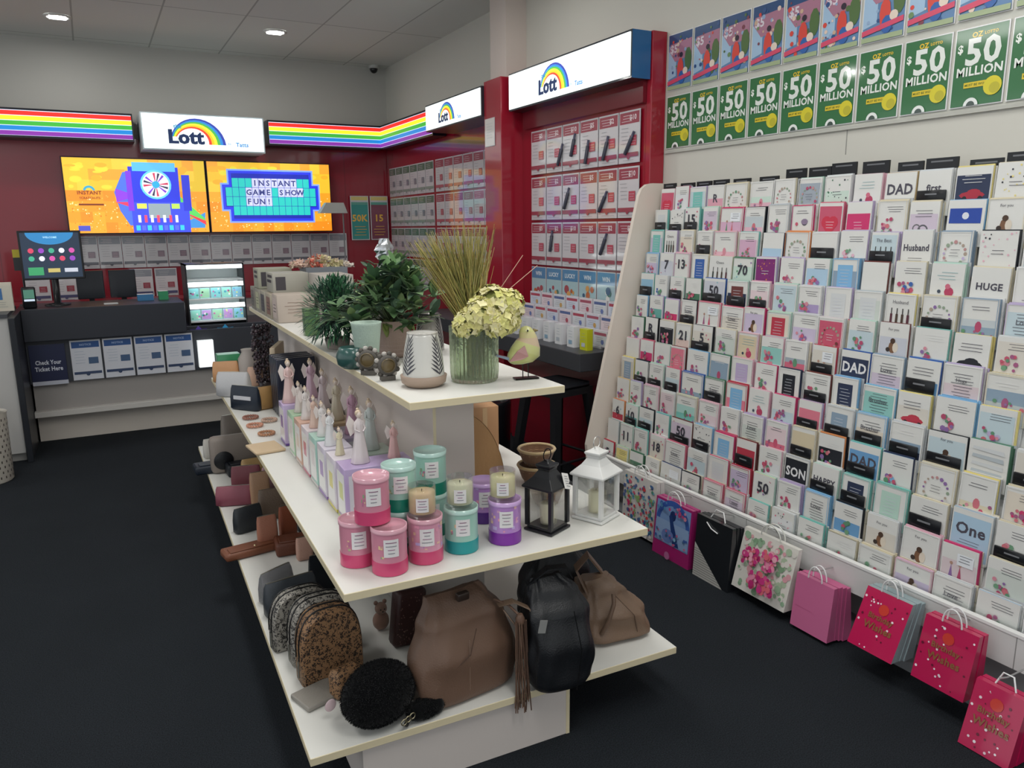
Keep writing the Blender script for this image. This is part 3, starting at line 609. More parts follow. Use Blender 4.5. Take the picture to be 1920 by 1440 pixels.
        A.D(w*.6,h*.38,.018,'#b0405e'); A.D(w*.55,h*.5,.01,'#c86a80'); A.D(w*.3,h*.38,.007,'#3f4a58'); A.lines(w*.2,w*.85,h*.8,3,.012,'#8fb0b4',.002)
    elif k=='z':
        for i in range(5): y=h*(.16+.16*i); A.P([(w*.1,y),(w*.9,y-.006),(w*.88,y+.009),(w*.12,y+.011)],PC['s'] if i%2 else PC['w'])
    elif k=='q':
        A.R(w*.06,h*.5,w*.92,h*.82,'#2c4aa0'); A.D(w*.5,h*.66,.013,'#d8dce4')
TINT=dict(w=['#c9bccb','#bccdd3','#d3c3c6','#c8cfc8','#d2cdc3','#c3c6cf','#d8d9da'],c=['#d0c3a6','#d8cfc0','#c9c2b2','#d6c0b8'],p=['#d69cac','#e0bfc8','#cfa8c0','#dcc8cc'],b=['#8fb8d0','#a8c4d8','#6a9cc8'],t=['#8fc4bc','#68a8a0','#a8cfc8'],s=['#9ca6b0','#bcc4c8','#a8a8b0'],g=['#9cc4b0','#c4d8cc'],l=['#a494bc','#c4b8d0'],R=['#c45870','#d87a8c'])
MN=dict(f='flowers',h='a heart',t='fine script',L='bold wording',n='a big number',c='a cupcake',a='a car',b='bottles',w='a wreath',d='small dots',s='a scene',p='a text panel',r='rings',e='an animal',i='small figures',g='a gift',z='wavy stripes',q='a blue panel',x='a plain front')
ROWS='''R.p.h w.P.f w.l.p.t p.w.L.R c.c.w g.w.s.p p.c.w s.g.w g.w.d.G w.p.g K.K.L.DAD b.w.L.first+ n.y.a.GRANDDAD w.c.d.y
t.t.p+ w.w.d+ k.t.n.15+ w.g.f p.P.i s.k.s.p l.s.f p.P.c R.R.h P.l.h.P c.c.f w.c.r w.b.q c.c.e
l.t.p.t w.l.b c.c.f c.w.f+ c.p.s.p p.t.f b.n.x c.o.w g.w.x+ w.l.f.p w.l.b.The_Best+ s.w.L.Husband w.z.w.l w.k.d.p w.w.t
l.b.f w.l.n.7 l.p.n.13 B.c.p.B w.c.b g.G.n.70 v.l.d.o w.l.f b.g.f.o z.b.p.b K.m.x w.c.f.B w.g.g w.c.L.HUGE w.w.t
b.t.x+ w.w.f.B w.g.f+ G.G.f w.B.n.50+ n.g.p.m+ p.p.f+ w.g.f l.w.f l.l.p.w w.s.p.w c.y.b.Husband s.c.w+ s.z.s.z w.l.t
t.b.f t.l.f.p P.l.f.P w.k.t+ p.R.i w.R.t l.P.e c.g.p.r l.w.f R.w.w.m w.g.f w.m.e n.t.f w.y.a.k w.w.f
G.G.f w.k.n.R+ k.c.f c.c.n.21 w.k.n.5+ w.c.f c.p.g t.p.f s.w.s.R w.r.i+ n.B.L.DAD w.z.t.Love b.B.a.r+ w.l.t.Hugs z.c.s.s
p.p.x P.R.f r.g.f R.m.w w.b.f z.G.s.z R.p.p.l w.P.f k.n.p.k c.m.f+ B.b.p.n t.b.t.Brother w.y.a.r b.b.f w.y.f.l
c.y.p.z B.k.f+ g.g.f+ w.R.f+ w.B.s.z w.G.t+ R.r.p.b w.p.g w.P.f R.l.x+ s.w.p.z+ c.b.t.Brother+ z.w.s.n+ w.k.e+ t.G.z w.w.f+
r.y.f t.l.f l.p.f w.w.f t.c.s.t p.p.f w.w.f w.l.t p.l.s.R c.c.x+ k.o.f b.t.L.DAD+ b.n.f.b w.c.w c.y.s.c c.c.f.P
r.o.n.6 t.g.n.10+ w.k.f+ B.t.f w.m.n.50+ g.b.d+ R.P.p.b r.m.x+ w.p.f k.w.L.SON w.g.L.HAPPY+ w.t.p.n+ G.t.p.g w.c.f.o+ b.s.L.One w.c.f+
G.s.x p.g.n.11 p.t.f w.p.n.18 w.R.t w.w.f R.P.p.w l.r.f y.g.n.50 l.l.f b.b.t b.k.f.B w.w.e p.p.e w.P.i w.c.f w.w.t
w.r.n.5 y.g.f G.G.f w.c.f.r B.n.i w.k.f p.R.t w.R.t w.t.f.R w.w.d.R t.t.f k.c.f c.c.f.y l.p.e w.w.t b.w.f w.s.t'''.split('\n')
rack=empty('card_rack',(0,0,0),0,'tall sloping white rack packed with greeting cards along the right wall','card rack')
b=MB(); pf=[(2.44,0),(2.405,.36),(2.735,1.76),(2.755,1.80),(2.79,1.825),(2.83,1.832),(2.99,1.832),(2.99,0)]
b.loft([[(x,3.56,z) for x,z in pf],[(x,3.585,z) for x,z in pf]],'#ddd2c6',True,False); bevel(b.build('side_panel',M['laminate'],rack))
Y0=.85
b=MB(); pf=[(2.52,.3),(2.56,.3),(2.97,1.72),(2.97,1.75),(2.93,1.75)]
b.loft([[(x,Y0,z) for x,z in pf],[(x,3.56,z) for x,z in pf]],'#d8d8d6',True,False); b.build('back_board',M['laminate'],rack)
b=MB(); b.box(2.455,2.469,Y0,3.56,.2,.315,'#d2d2d0'); 
for y in (2.36,1.2): b.box(2.4545,2.455,y,y+.003,.2,.315,'#8e8e8c')
b.box(2.452,2.475,Y0,3.56,.312,.322,'#e4e4e2'); b.build('fascia',M['laminate'],rack)
b=MB(); b.box(2.6,2.63,Y0,3.56,.03,.3,'#a8a8a8'); b.build('back_panel',M['laminate'],rack)
b=MB(); b.box(2.46,2.99,Y0,3.56,0,.035,'#84878a'); b.build('base_shelf',M['laminate'],rack)
def tierpos(k):
    z=1.80-.117*k; x=2.52+.262*(z-.5); return x,z
for k in range(13):
    x,z=tierpos(k); zb=z-.168; xb=x-.012
    b=MB(); b.box(xb-.004,xb+.05,Y0,3.555,max(zb-.006,.323),max(zb-.003,.326),'#e8ecec'); b.box(xb-.006,xb-.004,Y0,3.555,max(zb-.006,.323),max(zb-.003,.326)+.018,'#e8ecec'); b.build('tier_shelf',M['clear'],rack)
for k,(u0,u1,vt,vb) in enumerate([(1245,1267,345,352),(1277,1302,344,356),(1307,1334,341,349),(1338,1366,338,350),(1376,1406,336,360),(1425,1459,332,347),(1475,1511,318,334),(1518,1558,315,334),(1561,1604,307,340),(1619,1666,304,327),(1685,1730,305,325),(1738,1795,298,322),(1820,1880,300,318),(1890,1935,286,308)]):
    a=atx(u0,vt,2.885); c=atx(u1,vb,2.885); b=MB(); b.box(2.883,2.893,c.y,a.y,c.z-.02,a.z,'#1a1c20'); b.box(2.8825,2.883,c.y+.02,a.y-.02,a.z-.016,a.z-.01,'#6a6c70'); bevel(b.build('header_tab',M['plastic'],rack),.003)
fill=MB(); nfill=0
for k,row in enumerate(ROWS):
    x,z=tierpos(k)
    for c,tok in enumerate(row.split()):
        tab=tok.endswith('+'); pts=tok.rstrip('+').split('.')
        bc,ec,mo=pts[0],pts[1],pts[2]; tx=pts[3].replace('_',' ') if len(pts)>3 else ''
        ac=PC.get(tx,None) if len(tx)==1 and tx in PC and mo not in 'nL' else None
        if ac is None: ac={'p':PC['w'],'s':PC['p'],'h':'#c8384f','a':'#a83040','d':'#5a5a62'}.get(mo,random.choice(FL)) if mo not in 'nL' else ('w' if bc in 'wcpgtlysbKo' else '#e0e0e0')
        if mo=='a' and len(tx)==1: ac=PC[tx]
        y0=YC[c]; y1=YC[c+1] if c+1<len(YC) else y0-.145
        w=(y0-y1)-rr(.012,.03); h=.165+rr(-.006,.012) if k else .17
        zt=z+rr(-.006,.006); lean=.04
        yl=y0-rr(0,.006)
        b=MB(); b.box(0,w,0,.003,0,h,PC[bc],side='#d8d8d4'); A=b.art((0,0,0),(1,0,0),(0,0,1))
        if rnd()<.55: A.R(.004,h*.04,w-.004,h*rr(.5,.96),random.choice(TINT[bc] if bc in TINT else [PC[bc]]))
        if mo!='x' : motif(A,mo,w,h,bc,ac,tx if len(tx)>1 or mo in 'nL' else '')
        if mo in 'tpsw' or bc in 'gclp':
            e=random.choice([PC[ec],'#e6e6e4']); A.R(0,h-.003,w,h,e); A.R(0,0,.0025,h,e); A.R(w-.0025,0,w,h,e)
        o=b.build('greeting_card',M['paper'])
        R_=Matrix.Rotation(RZ_R,4,'Z')@Matrix.Rotation(-lean+rr(-.015,.015),4,'X')@Matrix.Rotation(rr(-.012,.012),4,'Y')
        o.matrix_world=Matrix.Translation((x-h*.04,yl,zt-h))@R_
        tag(o,'%s card with %s, tier %s from top, %s from the left'%(CN[bc],MN[mo],ORD[k],ORD[c]),'greeting card','greeting cards on the rack')
        t=rr(.004,.013); b=MB(); b.box(0.001,w+.002,.0035,.0035+t,0,h+rr(.001,.006),PC[ec]); b.build('envelope',M['paper'],o)
        if ec!=bc: o.children[0]['label']=CN[ec]+' envelope behind the card'
        # further cards filed behind
        fill.M=Matrix.Translation((x-h*.04+.004,yl,zt-h))@Matrix.Rotation(RZ_R,4,'Z')@Matrix.Rotation(-lean,4,'X')
        d=.005+t
        for q in range(9):
            if d>(.024 if k else .03): break
            t2=rr(.003,.007); s_=rr(0,.007); fill.box(s_,w+s_,d,d+t2-.001,0,h-rr(0,.01)+(.008 if rnd()<.3 else 0),random.choice(['#dcdcd8','#d8d0bc',PC[bc],PC[ec],'#e2e2e0','#b8bcc0'])); d+=t2; nfill+=1
        if tab:
            b=MB(); wt=w*.9; ht=rr(.038,.052); nx,nz=tierpos(k+1)
            b.rbox(0,wt,-.004,.004,0,ht,.0035,'#17191d',1); b.box(wt*.3,wt*.7,-.0048,-.004,ht*.55,ht*.68,'#7a7c80')
            o=b.build('divider_tab',M['plastic'],rack); zz=z-.118; o.matrix_world=Matrix.Translation((x-(z-zz)*.04-.008,yl-.004,zz))@Matrix.Rotation(RZ_R,4,'Z')@Matrix.Rotation(-lean,4,'X')
fill.M=None
o=tag(fill.build('filed_cards',M['paper']),'edges of further cards filed tightly behind the front cards on the rack','greeting cards',kind='stuff')
# ------------------------------------------------------------------ gift bags hanging below the rack
def gift_bag(label,TL,TR,BL,X,base,fn,side=None,n=1,hcol='#e4e4e4',handle='loop',bname='gift_bag'):
    tl=atx(*TL,X); tr_=atx(*TR,X); d=ray(*BL); t=(tl.y-CP.y)/d.y; bl=CP+d*t
    w=tl.y-tr_.y; h=math.hypot(tl.z-bl.z,tl.x-bl.x); lean=-math.atan2(tl.x-bl.x,tl.z-bl.z)
    o=empty(bname,(tl.x,tl.y,tl.z),0,label,'gift bag','gift bags hanging under the card rack'); o.rotation_euler=(0,0,RZ_R)
    b=MB(); b.M=Matrix.Rotation(-lean*.0,4,'X'); sh=math.sin(-lean)*1.0
    # front leans outward at the bottom
    def q(x,y,z): return (x,y-(-z)*math.tan(abs(lean)),z)
    v=[q(0,0,-h),q(w,0,-h),q(w,.05,-h),q(0,.05,-h),q(0,0,0),q(w,0,0),q(w,.02,0),q(0,.02,0)]
    sc=side or base
    b.add(v,[(0,3,2,1),(4,5,6,7),(0,1,5,4),(1,2,6,5),(2,3,7,6),(3,0,4,7)],[sc,sc,base,sc,sc,sc])
    O=Vector(q(0,0,-h)); V=(Vector(q(0,0,0))-O).normalized(); A=b.art(O,(1,0,0),V); fn(A,w,h); b.build('bag_body',M['glossy_print'],o)
    b=MB()
    if handle=='loop':
        for yy in (-.002,.024):
            b.tube([(w*.32+ (w*.36)*(0.5-.5*math.cos(math.pi*k/10)), yy, .055*math.sin(math.pi*k/10)) for k in range(11)],.0028,hcol,6)
    else:
        b.tube([(w*.3,-.004,-.02),(w*.45,-.008,-.04),(w*.62,-.006,-.05)],.003,hcol,6)
        b.tube([(w*.3,.02,0),(w*.4,.03,.04),(w*.6,.03,.04),(w*.7,.02,0)],.003,hcol,6)
    b.build('cord_handle',M['satin'],o)
    for k in range(n-1):
        b=MB(); dy=.024+.018*k
        b.add([(x+.002+.004*k,y+dy+ (.02 if z<-h/2 else 0),z-.004*k) for x,y,z in v],[(0,3,2,1),(4,5,6,7),(0,1,5,4),(1,2,6,5),(2,3,7,6),(3,0,4,7)],sc)
        ob=b.build('gift_bag',M['satin']); ob.matrix_world=Matrix.Translation((tl.x,tl.y,tl.z))@Matrix.Rotation(RZ_R,4,'Z'); tag(ob,'bag on the same hook behind the '+' '.join(label.split(',')[0].split()[:8]),'gift bag','bags behind '+' '.join(label.split()[:4]))
    # hook on the rack
    b=MB(); b.tube([(tl.x-.02,tl.y-w/2,tl.z+.045),(tl.x+.02,tl.y-w/2,tl.z+.035),(2.454,tl.y-w/2,min(tl.z+.035,.3))],.003,'#d4d4d4',6); b.build('peg_hook',M['metal'],rack)
    return o
def flor(pal,bg,n,rs):
    def fn(A,w,h):
        for i in range(n): A.D(rr(.012,w-.012),rr(.012,h-.012),rr(*rs),random.choice(pal),n=7); A.k-=A.d*.93
    return fn
gift_bag('narrow multicoloured floral gift bag, first on the left under the rack',(1172,880),(1232,908),(1165,985),2.38,'#d4d0cc',flor(['#c8386a','#4f8f7a','#3f6fa0','#d86a80','#6fa8b8','#8fb070','#d04a50','#e8e0dc','#5a6a9a'],0,210,(.004,.012)),n=2)
def pea(A,w,h):
    A.R(.01,h*.28,w-.01,h-.01,'#7f9fd0'); A.arc(w/2,h*.62,w*.36,w*.46,0,180,'#3f62b0',14); A.R(.015,h*.3,w-.015,h*.66,'#94b0d8')
    A.D(w*.5,h*.78,.022,'#24386e',ry=.026); A.P([(w*.4,h*.76),(w*.46,h*.8),(w*.62,h*.5),(w*.72,h*.3),(w*.55,h*.3)],'#25407c'); A.D(w*.4,h*.42,.045,'#6f86c0',ry=.035)
    for i in range(26): A.D(rr(.02,w-.02),rr(h*.3,h*.5),rr(.004,.01),random.choice(['#3f5fa8','#c86a90','#8fc0d8','#4a6f9a']),n=6)
    for i in range(20): A.D(rr(.02,w-.02),rr(h*.84,h*.97),rr(.005,.012),random.choice(['#3f5fa8','#c04a80','#d88aa0','#5a90b8']),n=6)
    A.D(w*.5,h*.12,.02,'#c070a0')
gift_bag('magenta gift bag with a blue peacock picture',(1232,928),(1300,958),(1222,1035),2.35,'#a8246e',pea,n=2)
def blk(A,w,h):
    A.P([(0,0),(w*.92,0),(0,h*.56)],'#c8c6c0')
    for i in range(14): y=h*.5*i/14; A.R(0,y,w*.92*(1-y/(h*.56)),y+.002,'#5a5a58'); A.k-=A.d*.9
gift_bag('black gift bag with a striped pale lower corner',(1308,962),(1374,997),(1298,1080),2.34,'#1d2024',blk,n=3,handle='cord')
gift_bag('wide white gift bag printed with large pink blooms',(1398,987),(1498,1038),(1372,1092),2.4,'#dad7cf',lambda A,w,h:(flor(['#7f9f80','#d8a0a8','#a8bca0','#d8d4cc','#8fae90'],0,120,(.006,.018))(A,w,h),[[A.D(cx*w+rr(-.035,.035),cy*h+rr(-.035,.035),rr(.006,.016),random.choice(['#c83a80','#d8508c','#b82f70','#e08aa8','#d86a78','#e8a8b8']),n=7) for _ in range(34)] for cx,cy in ((.25,.62),(.6,.66),(.5,.3),(.72,.3))]),hcol='#d8d8d0')
gift_bag('plain pink paper gift bag with white looped handles',(1495,1072),(1565,1105),(1481,1168),2.36,'#cf6f9a',lambda A,w,h:A.lines(.01,w*.6,h*.4,1,.01,'#c4628e'),n=4,side='#c05c88')
def mag(t1,t2):
    def fn(A,w,h):
        for i in range(26): A.D(rr(.008,w-.008),rr(.01,h-.01),rr(.0025,.005),random.choice(['#e8d0da','#f0e4ea','#6a1030']),n=8); A.k-=A.d*.9
        A.D(w*.5,h*.8,.02,'#c83a2e'); A.T(t1,w*.5,h*.62,.026,'#8a5a3a',True,w*.78); A.T(t2,w*.5,h*.46,.026,'#8a5a3a',True,w*.78)
    return fn
gift_bag('magenta dotted gift bag between the plain pink and second dotted bags',(1628,1097),(1712,1138),(1592,1192),2.38,'#b8144e',mag('Birthday','Wishes'),n=3,side='#8fa0a4')
gift_bag('second magenta dotted gift bag with gold lettering, middle of three',(1737,1150),(1838,1192),(1708,1262),2.36,'#b8144e',mag('Birthday','Wishes'),n=2)
gift_bag('nearest magenta dotted gift bag with a white ribbon, lower right',(1832,1270),(1930,1302),(1797,1385),2.3,'#b8144e',mag('Birthday','Wishes'),n=2,handle='cord')
# ------------------------------------------------------------------ central display shelving
GA=math.radians(-1.9)
gd=empty('display_shelving',(.496,1.87,0),GA,'three tiered white display shelving with cream edges in the aisle','shelving')
def g2w(u,v,z=0): return Vector((.496+u*math.cos(GA)-v*math.sin(GA),1.87+u*math.sin(GA)+v*math.cos(GA),z))
WT='#dddcd6'; ED='#ddd0ae'
for nm,(u0,u1,v0,v1,z) in dict(shelf_=(-.117,1.113,-.005,3.41,.2),shelf__=(0,.984,0,3.41,.65),shelf___=(.268,.79,.199,3.4,1.1)).items():
    b=MB(); b.box(u0,u1,v0,v1,z-.024,z,'#c9c7c0',top=WT,side=ED); bevel(b.build('shelf',M['laminate'],gd),.0015,1)
b=MB(); b.box(.03,.7,.012,3.3,0,.175,'#d3cac4'); b.box(.69,.702,.01,.014,0,.175,ED); b.build('plinth',M['laminate'],gd)
b=MB(); b.box(.424,.57,.43,3.3,.651,1.075,'#cfc4bc'); b.box(.4235,.434,.4295,.43,.651,1.075,ED); b.build('spine',M['laminate'],gd)
b=MB(); b.box(.36,.63,.5,3.3,.201,.625,'#b9b3ae'); b.build('spine',M['laminate'],gd)
def glab(o,label,cat,group=None): return tag(o,label,cat,group)
# --- candles
def cam_ang(p): return math.atan2(-p[1],-p[0])
def label_patch(b,r,a,z0,z1,lines=4,wd=.42):
    b.patch(r+.0012,a-wd,a+wd,z0,z1,'#e9e6e6',n=6)
    for i in range(lines): 
        f=rr(.35,.75); z=z1-(z1-z0)*(i+1)/(lines+1); b.patch(r+.002,a-wd*f,a+wd*f,z,z+.0022,['#8a5a78','#8a8a92','#a87a98','#8a8a92'][i%4],n=4)
def candle_tube(p,body,band,lidc,label,group,marble=False,h=.135,r=.051,da=0):
    o=empty('candle_tube',p,0,label,'boxed candle',group); a=cam_ang(p)+da
    b=MB(); b.lathe([(r,.0),(r,h*.28)],band,n=32); b.build('base_band',M['satin'],o)
    b=MB(); b.lathe([(r-.0015,h*.28),(r-.0015,h*.93)],body,n=32,cap=False); label_patch(b,r-.0015,a+.1,h*.42,h*.8)
    for k in range(5 if not marble else 26):
        aa=a-.55+rr(-.15,.15) if not marble else a+rr(-1.3,1.3); zz=h*rr(.38,.62) if not marble else h*rr(.3,.88)
        if marble and abs(aa-a-.1)<.5 and h*.4<zz<h*.82: continue
        b.patch(r-.0006,aa,aa+rr(.05,.14 if not marble else .3),zz,zz+rr(.004,.012),random.choice(['#8fae8a','#c07a9a','#e8c8a0'] if not marble else ['#d8a8c8','#e8c0a8','#b88ad0','#e8a0b8','#c8b0e0']),n=3)
    b.build('tube_body',M['satin'],o)
    b=MB(); b.lathe([(r+.0005,h*.9),(r+.0008,h),(r-.003,h),(r-.003,h*.965),(0.001,h*.965)],lidc,n=32,cap=False); b.build('lid',M['glossy_print'],o)
    return o
def candle_jar(p,wax,label,group,h=.088,r=.04):
    o=empty('candle_jar',p,0,label,'jar candle',group); a=cam_ang(p)
    b=MB(); b.lathe([(r-.004,.0),(r,.004),(r,h),(r-.0025,h),(r-.0025,.008),(0.001,.008)],'#f0f4f0',n=32,cap=False); b.build('glass',M['jar_glass'],o)
    b=MB(); b.lathe([(r-.003,.009),(r-.003,h*.78),(.001,h*.76)],wax,n=32,cap=False); wx=b.build('wax',M['wax'],o)
    b=MB(); b.tube([(0,0,h*.76),(0,0,h*.86)],.0012,'#2c2620',6); b.build('wick',M['paper'],wx)
    b=MB(); label_patch(b,r,a,h*.2,h*.66,wd=.45); b.build('label_sticker',M['paper'],o)
    return o
SH=.6515; T=.135
PK,PKB,PKL='#d08a9e','#cc4a74','#d6a0ae'; TL_,TLB,TLL='#9fc9bb','#1f8f8c','#b4d4cb'
cg='boxed candles at the near end of the middle shelf'
pA=atz(732,1067,SH); pB=atz(672,1052,SH); pD=atz(799,1046,SH); pE=atz(866,1027,SH); pF=atz(947,1011,SH)
candle_tube(pA,PK,PKB,PKL,'pink candle tube standing nearest the front shelf edge',cg)
candle_tube(pB,PK,PKB,PKL,'pink candle tube at the far left, below the stacked pink one',cg)
pC=(pA+pB)/2; pC=atz(699,974,SH+T+.001); candle_tube(pC,PK,PKB,PKL,'pink candle tube stacked on top of two pink ones',cg)
candle_tube(pD,'#d99ab0',PKB,PKL,'pink marbled candle tube right of the nearest pink one',cg,True)
candle_tube(pE,TL_,'#1d9496','#b4d4cb','teal based candle tube between the pink and purple tubes',cg)
candle_tube(pF,'#b88acb','#7c2c9c','#c8a4d8','purple marbled candle tube left of the black lantern',cg,True)
candle_jar(pD+Vector((-.005,.004,T+.002)),'#d8bf94','peach jar candle on top of the pink marbled tube','jar candles on the tubes')
candle_jar(pE+Vector((.0,.004,T+.002)),'#ddd8b8','cream jar candle on top of the teal based tube','jar candles on the tubes')
candle_jar(pF+Vector((-.004,.004,T+.002)),'#e2dca8','pale yellow jar candle on top of the purple marbled tube','jar candles on the tubes')
pG=atz(750,950,SH+T+.001); candle_tube(pG,TL_,'#12806a',TLL,'mint candle tube stacked behind the pink ones, left of its twin',cg)
q=Vector((pG.x,pG.y,SH)); candle_tube(q,TL_,'#12806a',TLL,'mint candle tube beneath the left stacked mint tube',cg)
pI=atz(808,920,SH+T+.001); candle_tube(pI,TL_,'#12806a',TLL,'mint candle tube stacked at the back by the spine post',cg)
candle_tube(Vector((pI.x,pI.y,SH)),TL_,'#12806a',TLL,'mint candle tube beneath the stacked one by the spine post',cg)
candle_tube(atz(908,972,SH),'#b88acb','#5a2a88','#c8a4d8','purple candle tube half hidden behind the cream jar candle',cg,True)
# --- lanterns
def lantern(p,rz,w,h,colr,label,tagged=False):
    o=empty('candle_lantern',p,rz,label,'lantern','candle lanterns'); s=w/2
    b=MB(); b.box(-s,s,-s,s,0,.008,colr); b.box(-s*.86,s*.86,-s*.86,s*.86,.008,.018,colr); bevel(b.build('base',M['satin'],o),.002)
    hb=h*.56
    for sx in (-1,1):
        for sy in (-1,1): b=MB(); t=w*.055; x=sx*s*.84;y=sy*s*.84; b.box(x-t,x+t,y-t,y+t,.018,hb,colr); b.build('post',M['satin'],o)
    b=MB(); q=s*.84
    for a in range(4): b.M=Matrix.Rotation(a*math.pi/2,4,'Z'); b.box(-q,q,-q-.001,-q+.001,.018,hb,'#f4f8f8')
    b.M=None; b.build('glass_pane',M['clear'],o)
    def sq(r,z): return [(-r,-r,z),(r,-r,z),(r,r,z),(-r,r,z)]
    b=MB(); b.loft([sq(s*.95,hb),sq(s*1.08,hb+.004),sq(s*1.08,hb+.01),sq(s*.62,hb+.26*h*.55),sq(s*.36,hb+.26*h*.9)],colr,True,False)
    z=hb+.26*h*.9; b.loft([sq(s*.42,z),sq(s*.42,z+.006),sq(s*.5,z+.012),sq(s*.5,z+.018),sq(s*.28,z+h*.09),sq(s*.12,z+h*.12)],colr,True,False); bevel(b.build('roof',M['satin'],o),.0015)
    z+=h*.12; b=MB(); b.tube([(.02*math.cos(2*math.pi*k/14),0,z+.016+.02*math.sin(2*math.pi*k/14)) for k in range(15)],.0018,colr,6); b.build('ring_handle',M['metal'],o)
    c=MB(); c.lathe([(.001,.019),(w*.2,.019),(w*.21,.03),(w*.21,h*.34),(w*.19,h*.35),(.001,h*.345)],'#ddd6b8',n=24,cap=False); c.tube([(0,0,h*.345),(0,0,h*.37)],.001,'#2c2620',5)
    tag(c.build('pillar_candle',M['wax'],loc=p),'cream pillar candle inside the %s lantern'%('black' if tagged else 'white'),'candle','candles inside the lanterns')
    if tagged:
        b=MB(); b.box(-.018,.018,-.001,.001,-.026,.026,'#e6e4e0'); A=b.art((-.018,-.001,-.026),(1,0,0),(0,0,1)); A.lines(.006,.03,.04,5,.008,'#6a6a70')
        t=b.build('price_tag',M['paper'],o); t.location=(.03,-s*.98,h*.64); t.rotation_euler=(-.5,.35,0)
    return o
lantern(atz(1026,990,SH),.42,.108,.25,'#1b1c20','black metal lantern with a dangling price tag on the middle shelf',True)
lantern(atz(1117,968,SH),.42,.118,.262,'#d9d9d6','white metal lantern at the near right corner of the middle shelf')
# --- wooden arch, carton, wicker bowls
pw=atz(932,896,SH); b=MB(); n=16
arcs=[]
for k in range(n+1):
    a=math.radians(5+82*k/n); arcs.append((math.cos(a),math.sin(a)))
def arr(x): return [(-.02+.0*x,0,0)]
out=[(.19*c-.08,0,.29*s_**1.1) for c,s_ in arcs]
v=[(-.08,0,0)]+out
b.loft([[(x,-.0,z) for x,_,z in v],[(x,.07,z) for x,_,z in v]],'#b98f62',True,False)
o=empty('wooden_arch',g2w(.665,.62,SH),GA,'curved brown wooden arch board standing beside the spine post','wooden board')
bevel(b.build('board',M['wood'],o),.003)
b=MB(); 
for k in range(n):
    (c0_,s0),(c1_,s1)=arcs[k],arcs[k+1]; s0=s0**1.1;s1=s1**1.1;b.add([(.1915*c0_-.08,-.001,.2915*s0),(.1915*c0_-.08,.071,.2915*s0),(.1915*c1_-.08,.071,.2915*s1),(.1915*c1_-.08,-.001,.2915*s1)],[(0,1,2,3)],'#c9a276')
b.build('curved_edge',M['wood'],o)
b=MB(); b.rbox(0,.12,0,.1,0,.225,.003,'#b58a63'); b.box(.05,.07,-.001,0,.0,.22,'#c9a880'); tag(b.build('carton',M['paper'],loc=g2w(.77,.92,SH),rot=(0,0,GA-.1)),'upright brown carton behind the wooden arch','carton')
def bowl(p,r,h,label,rot=0):
    o=empty('wicker_bowl',p,rot,label,'basket','wicker bowls behind the lanterns')
    b=MB(); prof=[(r*.55,0),(r*.8,h*.3),(r*.97,h*.8),(r,h),(r*.93,h),(r*.75,h*.35),(r*.5,h*.08)]; b.lathe(prof,'#6f4f38',n=36,cap=False,sm=False); b.lathe([(r*.5,.0),(r*.55,.002)],'#5a3f2c'); b.build('body',M['cloth'],o)
    b=MB()
    for k in range(9):
        z=h*(.1+.1*k); rr_=r*(.6+.4*min(1,z/h*1.05)); b.tube([(rr_*math.cos(2*math.pi*q/30),rr_*math.sin(2*math.pi*q/30),z+.003*(q%2)) for q in range(31)],.0035,['#7a5a40','#8f6f50'][k%2],5)
    b.tube([(r*1.0*math.cos(2*math.pi*q/30),r*math.sin(2*math.pi*q/30),h) for q in range(31)],.006,'#b8a078',6); b.build('woven_rim',M['cloth'],o)
bowl(g2w(.88,.56,SH),.07,.07,'brown wicker bowl right of the wooden arch'); bowl(g2w(.88,.56,SH+.072),.068,.06,'cream rimmed wicker bowl stacked on the brown one'); bowl(g2w(.8,.34,SH),.06,.07,'wicker bowl behind the black lantern')
# --- angels and their boxes
def robe(b,h,c1):
    prof=[(.27,0),(.285,.01),(.24,.12),(.19,.32),(.15,.5),(.115,.62),(.13,.7),(.11,.76),(.05,.8),(.04,.83)]
    R=[]
    for r,z in prof:
        R.append([(h*r*.62*(1+.05*math.cos(7*t))*math.cos(t),h*r*.5*(1+.05*math.cos(7*t))*math.sin(t),z*h) for t in [2*math.pi*k/28 for k in range(28)]])
    b.loft(R,c1)
def angel(p,h,c,rz,label):
    o=empty('angel_figurine',p,rz,label,'figurine','angel figurines on the middle shelf')
    b=MB(); robe(b,h,c); b.build('robe',M['ceramic'],o)
    b=MB(); b.ball((0,0,.875*h),(.052*h,.055*h,.07*h),'#e4d4c8',12,8); hd=b.build('head',M['ceramic'],o)
    b=MB(); b.ball((0,.014*h,.895*h),(.062*h,.06*h,.066*h),'#c9b49a',10,7); b.ball((0,.03*h,.965*h),(.03*h,.03*h,.028*h),'#c9b49a',8,6); b.build('hair',M['ceramic'],hd)
    b=MB()
    for s_ in (-1,1): b.tube([(s_*.07*h,0,.74*h),(s_*.1*h,-.03*h,.62*h),(s_*.03*h,-.09*h,.58*h)],[.026*h,.022*h,.014*h],c,8)
    b.build('arms',M['ceramic'],o)
    for s_ in (-1,1):
        b=MB(); b.loft([[(s_*.03*h,.07*h,.72*h),(s_*.13*h,.1*h,.86*h),(s_*.19*h,.11*h,.7*h),(s_*.13*h,.09*h,.48*h),(s_*.05*h,.07*h,.55*h)],[(s_*.03*h,.08*h,.72*h),(s_*.13*h,.11*h,.86*h),(s_*.19*h,.12*h,.7*h),(s_*.13*h,.1*h,.48*h),(s_*.05*h,.08*h,.55*h)]],'#e6dcd6',True,False); b.build('wing',M['ceramic'],o)
